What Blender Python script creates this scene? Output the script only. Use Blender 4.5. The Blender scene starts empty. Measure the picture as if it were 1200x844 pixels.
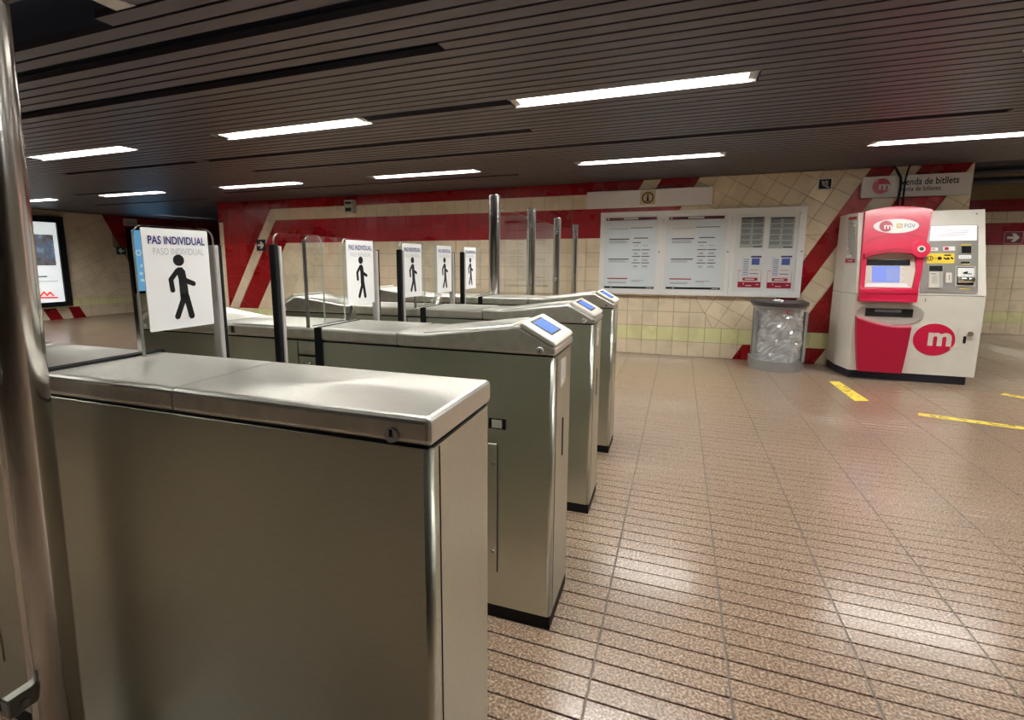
import bpy, bmesh, math, random
from mathutils import Vector, Matrix
from mathutils.geometry import tessellate_polygon
random.seed(7)
SC = bpy.context.scene
COL = SC.collection
PI = math.pi

# ------------------------------------------------------------------ camera, world, light level
cam_d = bpy.data.cameras.new('camera')
cam = bpy.data.objects.new('camera', cam_d)
COL.objects.link(cam)
cam.location = (0, 0, 1.33)
cam.rotation_euler = (math.radians(90 - 8.587), 0, math.radians(20.8357))
cam_d.sensor_width = 36
cam_d.lens = 589.22 / 1200 * 36
cam_d.shift_x = (600 - 570.43) / 1200
cam_d.shift_y = -(422 - 393.97) / 1200
cam_d.clip_start = 0.02
SC.camera = cam
w = bpy.data.worlds.new('underground')
w.use_nodes = True
w.node_tree.nodes['Background'].inputs[0].default_value = (0.02, 0.022, 0.025, 1)
w.node_tree.nodes['Background'].inputs[1].default_value = 1.0
SC.world = w
SC.view_settings.view_transform = 'Standard'
SC.view_settings.look = 'None'
SC.view_settings.exposure = 0.0
SC.view_settings.gamma = 1
LAMP = 58.0          # emission of the fluorescent diffusers


# ------------------------------------------------------------------ materials
def srgb(r, g, b):
    f = lambda c: (c / 255 / 12.92) if c / 255 <= 0.04045 else ((c / 255 + 0.055) / 1.055) ** 2.4
    return (f(r), f(g), f(b), 1)


def mat(name, color=(0.5, 0.5, 0.5, 1), rough=0.5, metal=0.0, emit=None, es=1.0, spec=0.5, coat=0.0):
    m = bpy.data.materials.new(name)
    m.use_nodes = True
    b = m.node_tree.nodes['Principled BSDF']
    b.inputs['Base Color'].default_value = color
    b.inputs['Roughness'].default_value = rough
    b.inputs['Metallic'].default_value = metal
    b.inputs['Specular IOR Level'].default_value = spec
    b.inputs['Coat Weight'].default_value = coat
    b.inputs['Coat Roughness'].default_value = 0.08
    if emit:
        b.inputs['Emission Color'].default_value = emit
        b.inputs['Emission Strength'].default_value = es
    return m


def N(m, t, **kw):
    n = m.node_tree.nodes.new(t)
    for k, v in kw.items():
        if k in n.inputs:
            n.inputs[k].default_value = v
        else:
            setattr(n, k, v)
    return n


def L(m, a, b):
    m.node_tree.links.new(a, b)


def ramp(m, fac, stops):
    r = N(m, 'ShaderNodeValToRGB')
    els = r.color_ramp.elements
    while len(els) < len(stops):
        els.new(0.5)
    for e, (p, c) in zip(els, stops):
        e.position = p
        e.color = c
    L(m, fac, r.inputs[0])
    return r.outputs[0]


def noisy(m, base, amount=0.12, scale=6.0, stretch=(1, 1, 1), rough=None, bump=0.0, detail=4, rnd=0.0):
    """procedural colour / roughness variation on top of a principled material"""
    b = m.node_tree.nodes['Principled BSDF']
    tc = N(m, 'ShaderNodeTexCoord')
    mp = N(m, 'ShaderNodeMapping')
    mp.inputs['Scale'].default_value = stretch
    L(m, tc.outputs['Object'], mp.inputs[0])
    nz = N(m, 'ShaderNodeTexNoise')
    nz.inputs['Scale'].default_value = scale
    nz.inputs['Detail'].default_value = detail
    L(m, mp.outputs[0], nz.inputs['Vector'])
    lo = tuple(c * (1 - amount) for c in base[:3]) + (1,)
    hi = tuple(min(1, c * (1 + amount)) for c in base[:3]) + (1,)
    out = ramp(m, nz.outputs[0], [(0.3, lo), (0.7, hi)])
    if rnd:
        oi = N(m, 'ShaderNodeObjectInfo')
        mr = N(m, 'ShaderNodeMapRange')
        mr.inputs[3].default_value = 1 - rnd
        mr.inputs[4].default_value = 1 + rnd
        L(m, oi.outputs['Random'], mr.inputs[0])
        mx = N(m, 'ShaderNodeVectorMath', operation='SCALE')
        L(m, out, mx.inputs[0])
        L(m, mr.outputs[0], mx.inputs['Scale'])
        out = mx.outputs[0]
    L(m, out, b.inputs['Base Color'])
    if rough:
        mr = N(m, 'ShaderNodeMapRange')
        mr.inputs[1].default_value = 0.3
        mr.inputs[2].default_value = 0.7
        mr.inputs[3].default_value = rough[0]
        mr.inputs[4].default_value = rough[1]
        L(m, nz.outputs[0], mr.inputs[0])
        L(m, mr.outputs[0], b.inputs['Roughness'])
    if bump:
        bp = N(m, 'ShaderNodeBump')
        bp.inputs['Strength'].default_value = bump
        bp.inputs['Distance'].default_value = 0.002
        L(m, nz.outputs[0], bp.inputs['Height'])
        L(m, bp.outputs[0], b.inputs['Normal'])
    return m


def steel(name, col, r0, r1, grain=(3, 3, 120), rot=0.0):
    m = mat(name, col, 0.3, 0.96)
    noisy(m, col, 0.09, 9, grain, None, 0.05)
    b = m.node_tree.nodes['Principled BSDF']
    tc = N(m, 'ShaderNodeTexCoord')
    nz = N(m, 'ShaderNodeTexNoise')
    nz.inputs['Scale'].default_value = 2.6
    nz.inputs['Detail'].default_value = 10
    nz.inputs['Roughness'].default_value = 0.62
    L(m, tc.outputs['Object'], nz.inputs['Vector'])
    mr = N(m, 'ShaderNodeMapRange')
    mr.inputs[1].default_value = 0.1
    mr.inputs[2].default_value = 0.9
    mr.inputs[3].default_value = r0
    mr.inputs[4].default_value = r1
    L(m, nz.outputs[0], mr.inputs[0])
    L(m, mr.outputs[0], b.inputs['Roughness'])
    tg = N(m, 'ShaderNodeTangent', direction_type='RADIAL', axis='Z')
    b.inputs['Anisotropic'].default_value = 0.5
    b.inputs['Anisotropic Rotation'].default_value = rot
    L(m, tg.outputs[0], b.inputs['Tangent'])
    return m


def glass_mat(name, tint, gloss=1.0, ior=1.45, rough=0.0, body=0.0):
    m = bpy.data.materials.new(name)
    m.use_nodes = True
    nt = m.node_tree
    nt.nodes.remove(nt.nodes['Principled BSDF'])
    out = nt.nodes['Material Output']
    tr = N(m, 'ShaderNodeBsdfTransparent', Color=tint)
    gl = N(m, 'ShaderNodeBsdfGlossy', Color=(gloss, gloss, gloss, 1), Roughness=rough)
    fr = N(m, 'ShaderNodeFresnel', IOR=ior)
    ge = N(m, 'ShaderNodeNewGeometry')
    fb = N(m, 'ShaderNodeMath', operation='SUBTRACT')       # only the front surface mirrors, as a thin pane does
    fb.inputs[0].default_value = 1.0
    L(m, ge.outputs['Backfacing'], fb.inputs[1])
    fk = N(m, 'ShaderNodeMath', operation='MULTIPLY')
    L(m, fr.outputs[0], fk.inputs[0])
    L(m, fb.outputs[0], fk.inputs[1])
    mx = N(m, 'ShaderNodeMixShader')
    L(m, fk.outputs[0], mx.inputs[0])
    if body:
        df = N(m, 'ShaderNodeBsdfDiffuse', Color=(0.78, 0.79, 0.79, 1))
        m2 = N(m, 'ShaderNodeMixShader')
        m2.inputs[0].default_value = body
        L(m, tr.outputs[0], m2.inputs[1])
        L(m, df.outputs[0], m2.inputs[2])
        L(m, m2.outputs[0], mx.inputs[1])
    else:
        L(m, tr.outputs[0], mx.inputs[1])
    L(m, gl.outputs[0], mx.inputs[2])
    L(m, mx.outputs[0], out.inputs[0])
    return m


M = {}
M['steel'] = steel('brushed_steel', (0.61, 0.63, 0.54, 1), 0.22, 0.48)
M['steel_lid'] = steel('brushed_steel_lid', (0.78, 0.76, 0.69, 1), 0.34, 0.46, (3, 120, 3))  # paler than the body steel: gleam of the overhead lights put into the colour
M['chrome'] = mat('polished_steel', (0.80, 0.78, 0.74, 1), 0.17, 1.0)
M['trim'] = mat('pale_trim', srgb(186, 180, 176), 0.35, 0.2)
M['dark_chrome'] = mat('dull_metal', (0.35, 0.34, 0.32, 1), 0.3, 1.0)
M['black'] = mat('black_rubber', (0.008, 0.008, 0.009, 1), 0.6, spec=0.2)
M['black_gloss'] = mat('black_plastic', (0.012, 0.012, 0.014, 1), 0.25)
M['gap'] = mat('dark_gap', (0.006, 0.006, 0.006, 1), 0.9)
M['bezel'] = mat('cream_plastic', srgb(214, 208, 196), 0.5, spec=0.3)
M['screen_blue'] = mat('screen_blue', (0.01, 0.02, 0.06, 1), 0.4, 0, srgb(84, 138, 232), 1.0, 0.2)
M['screen_text'] = mat('screen_text', (0.02, 0.04, 0.2, 1), 0.3, 0, srgb(50, 90, 190), 1.0)
M['white_sheet'] = mat('white_sheet', srgb(236, 236, 234), 0.45)
M['print_navy'] = mat('print_navy', srgb(42, 36, 110), 0.5)
M['print_grey'] = mat('print_grey', srgb(178, 176, 178), 0.5)
M['print_black'] = mat('print_black', srgb(9, 8, 11), 0.55, spec=0.3)
M['print_mid'] = mat('print_mid_grey', srgb(120, 124, 132), 0.5)
M['print_red'] = mat('print_red', srgb(170, 24, 52), 0.5)
M['print_darkred'] = mat('print_dark_red', srgb(96, 16, 30), 0.5)
M['print_blue'] = mat('print_blue', srgb(80, 100, 170), 0.5)
M['print_pink'] = mat('print_pink', srgb(214, 120, 132), 0.5)
M['glass'] = glass_mat('clear_glass', (0.965, 0.98, 0.97, 1), 1.0)
M['case_glass'] = glass_mat('case_glass', (0.98, 0.985, 0.985, 1), 1.0, 1.4)
M['glass_edge'] = mat('glass_edge', srgb(196, 204, 192), 0.2)
M['case_white'] = mat('white_aluminium', srgb(238, 238, 236), 0.35)
M['poster'] = noisy(mat('poster_paper', srgb(232, 239, 243), 0.5), srgb(232, 239, 243), 0.03, 3)
M['poster_grey'] = mat('timetable_grey', srgb(186, 190, 184), 0.5)
M['white_plastic'] = mat('white_panel', srgb(232, 226, 222), 0.25)
M['tan_sign'] = mat('tan_sign', srgb(200, 180, 130), 0.4)
M['machine'] = noisy(mat('machine_white', srgb(224, 220, 208), 0.38), srgb(224, 220, 208), 0.05, 5)
M['machine_red'] = mat('machine_red', srgb(196, 10, 62), 0.35, coat=0.2)
M['machine_red_dark'] = mat('machine_red_dark', srgb(165, 8, 50), 0.35)
M['machine_grey'] = noisy(mat('machine_grey', srgb(150, 146, 140), 0.35, 0.35), srgb(150, 146, 140), 0.05, 8)
M['machine_pale'] = mat('machine_pale_grey', srgb(186, 182, 174), 0.35, 0.2)
M['yellow'] = mat('yellow_print', srgb(235, 205, 60), 0.4)
M['tape'] = noisy(mat('floor_tape', srgb(236, 212, 84), 0.45), srgb(236, 212, 84), 0.1, 20)
M['navy'] = mat('navy_plinth', srgb(30, 32, 48), 0.5)
M['green_knob'] = mat('green_sensor', srgb(60, 90, 80), 0.2)
M['lamp'] = mat('lit_diffuser', (0.9, 0.9, 0.9, 1), 0.4, 0, (1.0, 0.985, 0.95, 1), LAMP)
M['lamp_housing'] = mat('lamp_housing', srgb(214, 212, 206), 0.5)
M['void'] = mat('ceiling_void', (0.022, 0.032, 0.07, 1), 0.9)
M['bin_grey'] = noisy(mat('bin_grey', srgb(142, 142, 140), 0.45, 0.2), srgb(142, 142, 140), 0.06, 9)
M['bin_lid'] = mat('bin_lid', srgb(52, 46, 46), 0.45)
M['bag'] = glass_mat('clear_bag', (0.92, 0.93, 0.93, 1), 1.0, 1.8, 0.12, 0.42)
M['green_sign'] = mat('green_sign', srgb(22, 62, 52), 0.4)
M['ad_screen'] = mat('lit_advert', (0.8, 0.8, 0.8, 1), 0.3, 0, srgb(220, 228, 228), 0.8)
M['ad_blue'] = mat('lit_blue_advert', (0.2, 0.4, 0.6, 1), 0.3, 0, srgb(104, 168, 214), 0.75)
M['ad_pale'] = mat('lit_white_letters', (0.6, 0.7, 0.8, 1), 0.3, 0, srgb(190, 216, 230), 0.75)
M['display'] = mat('machine_display', (0.1, 0.1, 0.2, 1), 0.3, 0, srgb(104, 132, 216), 1.0)
M['display2'] = mat('machine_display_window', (0.1, 0.1, 0.2, 1), 0.3, 0, srgb(130, 146, 200), 1.0)
M['white_band'] = mat('lit_white_band', (0.8, 0.8, 0.8, 1), 0.3, 0, srgb(214, 208, 216), 0.5)

# floor: speckled brown granite planks
fm = M['granite'] = mat('granite', srgb(165, 135, 112), 0.28, coat=0.6)
fm.node_tree.nodes['Principled BSDF'].inputs['Coat Roughness'].default_value = 0.16
b = fm.node_tree.nodes['Principled BSDF']
ge = N(fm, 'ShaderNodeNewGeometry')
n1 = N(fm, 'ShaderNodeTexNoise', Scale=115.0, Detail=3.0)
n2 = N(fm, 'ShaderNodeTexNoise', Scale=1.1, Detail=4.0)
vo = N(fm, 'ShaderNodeTexVoronoi', Scale=170.0)
for n in (n1, n2, vo):
    L(fm, ge.outputs['Position'], n.inputs['Vector'])
c1 = ramp(fm, n1.outputs[0], [(0.34, srgb(98, 79, 64)), (0.5, srgb(145, 121, 101)), (0.66, srgb(190, 168, 146))])
c2 = ramp(fm, vo.outputs['Color'], [(0.0, (0.72, 0.72, 0.72, 1)), (0.75, (1, 1, 1, 1)), (0.9, (1.3, 1.28, 1.25, 1))])
mx = N(fm, 'ShaderNodeMix', data_type='RGBA', blend_type='MULTIPLY')
mx.inputs[0].default_value = 0.8
L(fm, c1, mx.inputs[6])
L(fm, c2, mx.inputs[7])
c3 = ramp(fm, n2.outputs[0], [(0.15, (0.88, 0.87, 0.86, 1)), (0.85, (1.08, 1.07, 1.06, 1))])
mx2 = N(fm, 'ShaderNodeMix', data_type='RGBA', blend_type='MULTIPLY')
mx2.inputs[0].default_value = 1.0
L(fm, mx.outputs[2], mx2.inputs[6])
L(fm, c3, mx2.inputs[7])
L(fm, mx2.outputs[2], b.inputs['Base Color'])
mr = N(fm, 'ShaderNodeMapRange')
mr.inputs[1].default_value = 0.1
mr.inputs[2].default_value = 0.9
mr.inputs[3].default_value = 0.25
mr.inputs[4].default_value = 0.37
L(fm, n2.outputs[0], mr.inputs[0])
L(fm, mr.outputs[0], b.inputs['Roughness'])
M['grout'] = noisy(mat('floor_grout', srgb(84, 66, 56), 0.8), srgb(84, 66, 56), 0.15, 8)
TC = {}
for nm, c in dict(cream=srgb(230, 213, 184), green=srgb(226, 222, 166), red=srgb(142, 4, 15)).items():
    TC[nm] = noisy(mat('tile_' + nm, c, 0.3), c, 0.07, 2.5, (1, 1, 1), (0.22, 0.38), 0, 3, 0.05 if nm != 'red' else 0.02)
M['wall_grout'] = noisy(mat('wall_grout', srgb(150, 132, 100), 0.8), srgb(150, 132, 100), 0.1, 4)
M['slat'] = noisy(mat('slat_paint', srgb(86, 82, 88), 0.42, 0.25), srgb(86, 82, 88), 0.08, 2.0, (0.3, 4, 4))
M['plaster'] = noisy(mat('dark_plaster', srgb(120, 110, 96), 0.8), srgb(120, 110, 96), 0.1, 2)


# ------------------------------------------------------------------ mesh helpers
def box(bm, x0, x1, y0, y1, z0, z1, mi=0, bev=0.0, seg=2):
    t = bmesh.new()
    vs = [t.verts.new((x, y, z)) for x in (x0, x1) for y in (y0, y1) for z in (z0, z1)]
    for q in ((0, 1, 3, 2), (4, 6, 7, 5), (0, 4, 5, 1), (2, 3, 7, 6), (0, 2, 6, 4), (1, 5, 7, 3)):
        t.faces.new([vs[i] for i in q])
    bmesh.ops.recalc_face_normals(t, faces=t.faces)
    if bev:
        bmesh.ops.bevel(t, geom=t.edges[:], offset=bev, segments=seg, affect='EDGES', profile=0.5)
    return merge(bm, t, mi)


def merge(bm, t, mi=0):
    mp = {}
    for v in t.verts:
        mp[v] = bm.verts.new(v.co)
    for f in t.faces:
        try:
            nf = bm.faces.new([mp[v] for v in f.verts])
            nf.material_index = mi if mi is not None else f.material_index
            nf.smooth = f.smooth
        except ValueError:
            pass
    t.free()
    return bm


def prism(bm, outer, f, d0, d1, holes=(), mi=0, side_mi=None):
    """polygon in (u,v) extruded between depths d0 and d1; f(u,v,d) -> xyz"""
    loops = [list(outer)] + [list(h) for h in holes]
    pts = [p for lp in loops for p in lp]
    tris = tessellate_polygon([[Vector((p[0], p[1], 0)) for p in lp] for lp in loops])
    t = bmesh.new()
    A = [t.verts.new(f(p[0], p[1], d0)) for p in pts]
    Bv = [t.verts.new(f(p[0], p[1], d1)) for p in pts]
    for tr in tris:
        for V in (A, Bv):
            try:
                t.faces.new([V[i] for i in tr]).material_index = mi
            except ValueError:
                pass
    k = 0
    for lp in loops:
        n = len(lp)
        for i in range(n):
            a, c = k + i, k + (i + 1) % n
            try:
                t.faces.new([A[a], A[c], Bv[c], Bv[a]]).material_index = mi if side_mi is None else side_mi
            except ValueError:
                pass
        k += n
    bmesh.ops.recalc_face_normals(t, faces=t.faces)
    return merge(bm, t, None)


def tube(bm, p0, p1, r, n=20, r1=None, mi=0, cap=True):
    p0, p1 = Vector(p0), Vector(p1)
    r1 = r if r1 is None else r1
    ax = (p1 - p0).normalized()
    a = ax.orthogonal().normalized()
    c = ax.cross(a)
    t = bmesh.new()
    R0, R1 = [], []
    for i in range(n):
        d = a * math.cos(2 * PI * i / n) + c * math.sin(2 * PI * i / n)
        R0.append(t.verts.new(p0 + d * r))
        R1.append(t.verts.new(p1 + d * r1))
    for i in range(n):
        fc = t.faces.new([R0[i], R0[(i + 1) % n], R1[(i + 1) % n], R1[i]])
        fc.smooth = True
    if cap:
        t.faces.new(R0[::-1])
        t.faces.new(R1)
    bmesh.ops.recalc_face_normals(t, faces=t.faces)
    return merge(bm, t, mi)


def disc_pts(cx, cy, rx, ry=None, n=24, a0=0, a1=2 * PI):
    ry = rx if ry is None else ry
    full = abs(a1 - a0 - 2 * PI) < 1e-6
    m = n if full else n + 1
    return [(cx + rx * math.cos(a0 + (a1 - a0) * i / n), cy + ry * math.sin(a0 + (a1 - a0) * i / n)) for i in range(m)]


def rect(x0, x1, y0, y1, r=0.0, n=4):
    if not r:
        return [(x0, y0), (x1, y0), (x1, y1), (x0, y1)]
    P = []
    for cx, cy, a in ((x1 - r, y0 + r, -PI / 2), (x1 - r, y1 - r, 0), (x0 + r, y1 - r, PI / 2), (x0 + r, y0 + r, PI)):
        P += [(cx + r * math.cos(a + PI / 2 * i / n), cy + r * math.sin(a + PI / 2 * i / n)) for i in range(n + 1)]
    return P


def stroke(p, q, r, n=6):
    a = math.atan2(q[1] - p[1], q[0] - p[0])
    return [(q[0] + r * math.cos(a - PI / 2 + PI * i / n), q[1] + r * math.sin(a - PI / 2 + PI * i / n)) for i in range(n + 1)] + \
           [(p[0] + r * math.cos(a + PI / 2 + PI * i / n), p[1] + r * math.sin(a + PI / 2 + PI * i / n)) for i in range(n + 1)]


_tc = {}


def text_geo(s, bold=0.0):
    if (s, bold) in _tc:
        return _tc[(s, bold)]
    cu = bpy.data.curves.new('lettering', 'FONT')
    cu.body = s
    cu.size = 1
    cu.offset = bold
    cu.resolution_u = 3
    o = bpy.data.objects.new('lettering', cu)
    COL.objects.link(o)
    dg = bpy.context.evaluated_depsgraph_get()
    me = bpy.data.meshes.new_from_object(o.evaluated_get(dg))
    vs = [(v.co.x, v.co.y) for v in me.vertices]
    fs = [list(p.vertices) for p in me.polygons]
    bpy.data.objects.remove(o)
    bpy.data.curves.remove(cu)
    bpy.data.meshes.remove(me)
    xs = [v[0] for v in vs]
    ys = [v[1] for v in vs]
    x0, x1, y0, y1 = min(xs), max(xs), min(ys), max(ys)
    vs = [((x - x0) / (x1 - x0), (y - y0) / (y1 - y0)) for x, y in vs]
    _tc[(s, bold)] = (vs, fs)
    return _tc[(s, bold)]


def text(bm, s, u0, u1, v0, v1, f, d, bold=0.0, mi=0):
    vs, fs = text_geo(s, bold)
    V = [bm.verts.new(f(u0 + (u1 - u0) * a, v0 + (v1 - v0) * c, d)) for a, c in vs]
    for q in fs:
        try:
            bm.faces.new([V[i] for i in q]).material_index = mi
        except ValueError:
            pass


def wloc(o):
    v = Vector((0, 0, 0))
    while o is not None:
        v = v + o.location
        o = o.parent
    return v


def mesh_of(name, bm, mats):
    me = bpy.data.meshes.new(name)
    bm.normal_update()
    bm.to_mesh(me)
    bm.free()
    for m in (mats if isinstance(mats, (list, tuple)) else [mats]):
        me.materials.append(m)
    return me


def part(name, bm, mats, parent, local=False, label=None, kind=None):
    """one mesh under a thing; bm is in world space unless local"""
    if not local:
        bmesh.ops.translate(bm, verts=bm.verts, vec=-wloc(parent))
    o = bpy.data.objects.new(name, mesh_of(name, bm, mats))
    COL.objects.link(o)
    o.parent = parent
    if label:
        o['label'] = label
    if kind:
        o['kind'] = kind
    return o


def tag(o, label, cat, group=None):
    o['label'] = label
    o['category'] = cat
    if group:
        o['group'] = group
    return o


def thing(name, loc, label, cat, group=None, rz=0.0):
    o = bpy.data.objects.new(name, None)
    o.empty_display_size = 0.1
    COL.objects.link(o)
    o.location = loc
    o.rotation_euler = (0, 0, rz)
    return tag(o, label, cat, group)


def single(name, bm, mats, label, cat, group=None):
    """a thing that is one mesh; origin put at the middle of its base"""
    xs = [v.co.x for v in bm.verts]
    ys = [v.co.y for v in bm.verts]
    zs = [v.co.z for v in bm.verts]
    c = Vector(((min(xs) + max(xs)) / 2, (min(ys) + max(ys)) / 2, min(zs)))
    bmesh.ops.translate(bm, verts=bm.verts, vec=-c)
    o = bpy.data.objects.new(name, mesh_of(name, bm, mats))
    COL.objects.link(o)
    o.location = c
    return tag(o, label, cat, group)


def struct(name, bm, mats, label=None):
    o = bpy.data.objects.new(name, mesh_of(name, bm, mats))
    COL.objects.link(o)
    o['kind'] = 'structure'
    if label:
        o['label'] = label
    return o


def BM():
    return bmesh.new()


def copy_child(ch, parent):
    c = ch.copy()
    COL.objects.link(c)
    c.parent = parent
    return c


def copy_tree(root, loc, label, skip=()):
    r = root.copy()
    COL.objects.link(r)
    r.location = loc
    r['label'] = label
    for ch in list(root.children):
        if ch.name.split('.')[0] in skip:
            continue
        c = copy_child(ch, r)
        for g in list(ch.children):
            copy_child(g, c)
    return r


def project(p):
    """pixel (1200x844) and depth of a world point, used only to rank pieces by size in view"""
    R = cam.rotation_euler.to_matrix()
    d = R.transposed() @ (Vector(p) - Vector(cam.location))
    if d.z > -0.05:
        return None
    return 570.43 + 589.22 * d.x / -d.z, 393.97 - 589.22 * d.y / -d.z, -d.z


YB = 7.468        # the tiled back wall
XL = -13.1        # left wall
XR = 8.0
YF = -6.0
YP = 16.0         # end of the left passage
YR = 11.75        # wall at the end of the right-hand passage
H = 2.42
XE = 3.05         # right end of the back wall
XW = -8.4         # left end of the back wall

# ------------------------------------------------------------------ structure: floor
bm = BM()
box(bm, XL - .2, XR + .2, YF - .2, YP + .2, -0.2, -0.007)
floor = struct('floor', bm, M['grout'], 'speckled brown granite floor laid in narrow planks')
PX, PY = 0.4150, 0.0803
GX0, GY0 = -0.1985, 1.378
gx_, gy_ = 0.0065, 0.0060


def plank_bm():
    t = BM()
    a, c, e = (PX - gx_) / 2, (PY - gy_) / 2, 0.0012
    lo = [t.verts.new((sx * a, sy * c, -0.009)) for sx, sy in ((-1, -1), (1, -1), (1, 1), (-1, 1))]
    md = [t.verts.new((sx * a, sy * c, -0.0015)) for sx, sy in ((-1, -1), (1, -1), (1, 1), (-1, 1))]
    hi = [t.verts.new((sx * (a - e), sy * (c - e), 0)) for sx, sy in ((-1, -1), (1, -1), (1, 1), (-1, 1))]
    for i in range(4):
        j = (i + 1) % 4
        t.faces.new([lo[i], lo[j], md[j], md[i]])
        t.faces.new([md[i], md[j], hi[j], hi[i]])
    t.faces.new(hi)
    return t


jb = BM()
for i in range(-31, 20):
    box(jb, GX0 + i * PX - gx_ * .5, GX0 + i * PX + gx_ * .5, YF, YP if GX0 + i * PX < XW else (YR if GX0 + i * PX > XE else YB), -.008, -.0022)
part('long_joint', jb, noisy(mat('pale_grout', srgb(112, 102, 94), .8), srgb(112, 102, 94), .2, 5), floor, kind='stuff')
cells = []
for i in range(-32, 20):
    for j in range(-75, 190):
        cx, cy = GX0 + (i + .5) * PX, GY0 + (j + .5) * PY
        if cx < XL or cx > XR or cy < YF or cy > YP:
            continue
        if cy > YB and XW < cx < XE:
            continue
        if cx > XE and cy > YR:
            continue
        cells.append((cx, cy))


def rank(c):
    p = project((c[0], c[1], 0))
    if not p or not (-60 < p[0] < 1260 and -40 < p[1] < 900):
        return 0
    if c[0] < -0.30:
        return 0
    return 1 / p[2] ** 3


order = sorted(cells, key=rank, reverse=True)
pm = mesh_of('plank', plank_bm(), M['granite'])
for c in order[:300]:
    o = bpy.data.objects.new('plank', pm)
    COL.objects.link(o)
    o.location = (c[0], c[1], random.uniform(-0.0008, 0.0004))
    o.parent = floor
vs, fs = [], []
tb = plank_bm()
tb.verts.ensure_lookup_table()
tv = [v.co.copy() for v in tb.verts]
tb.verts.index_update()
tf = [[v.index for v in f.verts] for f in tb.faces]
tb.free()
for c in order[300:]:
    k = len(vs)
    dz = random.uniform(-0.0008, 0.0004)
    vs += [(v.x + c[0], v.y + c[1], v.z + dz) for v in tv]
    fs += [[i + k for i in f] for f in tf]
me = bpy.data.meshes.new('plank_field')
me.from_pydata(vs, [], fs)
me.materials.append(M['granite'])
o = bpy.data.objects.new('plank_field', me)
COL.objects.link(o)
o.parent = floor
o['kind'] = 'stuff'


# ------------------------------------------------------------------ structure: tiled walls
def clip_half(poly, a, b, c):
    """keep a*x+b*y<=c"""
    out = []
    n = len(poly)
    for i in range(n):
        p, q = poly[i], poly[(i + 1) % n]
        dp, dq = a * p[0] + b * p[1] - c, a * q[0] + b * q[1] - c
        if dp <= 0:
            out.append(p)
        if (dp < 0 < dq) or (dq < 0 < dp):
            t = dp / (dp - dq)
            out.append((p[0] + t * (q[0] - p[0]), p[1] + t * (q[1] - p[1])))
    return out


def area(p):
    return abs(sum(p[i][0] * p[(i + 1) % len(p)][1] - p[(i + 1) % len(p)][0] * p[i][1] for i in range(len(p)))) / 2


def inset(poly, g):
    n = len(poly)
    s = sum(poly[i][0] * poly[(i + 1) % n][1] - poly[(i + 1) % n][0] * poly[i][1] for i in range(n))
    sg = 1 if s > 0 else -1
    out = list(poly)
    for i in range(n):
        p, q = poly[i], poly[(i + 1) % n]
        dx, dy = q[0] - p[0], q[1] - p[1]
        l = math.hypot(dx, dy)
        if l < 1e-6:
            continue
        nx, ny = dy / l * sg, -dx / l * sg
        out = clip_half(out, nx, ny, nx * p[0] + ny * p[1] - g)
        if len(out) < 3:
            return []
    return out


TX, TZ = 0.2074, 0.2055


def grid(region, ang=0.0, ox=0.0, oz=0.0, tx=TX, tz=TZ):
    """cells of a rotated grid clipped to a convex region"""
    ca, sa = math.cos(ang), math.sin(ang)
    n = len(region)
    s = sum(region[i][0] * region[(i + 1) % n][1] - region[(i + 1) % n][0] * region[i][1] for i in range(n))
    if s < 0:
        region = region[::-1]
    us = [(x - ox) * ca + (z - oz) * sa for x, z in region]
    vs_ = [-(x - ox) * sa + (z - oz) * ca for x, z in region]
    res = []
    for i in range(math.floor(min(us) / tx), math.ceil(max(us) / tx)):
        for j in range(math.floor(min(vs_) / tz), math.ceil(max(vs_) / tz)):
            c = [(ox + u * ca - v * sa, oz + u * sa + v * ca) for u, v in ((i * tx, j * tz), ((i + 1) * tx, j * tz), ((i + 1) * tx, (j + 1) * tz), (i * tx, (j + 1) * tz))]
            for k in range(n):
                p, q = region[k], region[(k + 1) % n]
                dx, dz = q[0] - p[0], q[1] - p[1]
                c = clip_half(c, dz, -dx, dz * p[0] - dx * p[1])
                if len(c) < 3:
                    break
            if len(c) >= 3 and area(c) > 2e-4:
                res.append(c)
    return res


def tile_geo(poly, f, gap, proud=0.006):
    p = inset(poly, gap)
    if len(p) < 3 or area(p) < 1e-4:
        return None
    q = inset(p, 0.003)
    if len(q) != len(p):
        q = p
    n = len(p)
    V = [f(x, z, 0) for x, z in p] + [f(x, z, proud * .6) for x, z in p] + [f(x, z, proud) for x, z in q]
    F = [[i, (i + 1) % n, n + (i + 1) % n, n + i] for i in range(n)]
    F += [[n + i, n + (i + 1) % n, 2 * n + (i + 1) % n, 2 * n + i] for i in range(n)]
    F += [[2 * n + i for i in range(n)]]
    return V, F


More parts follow.
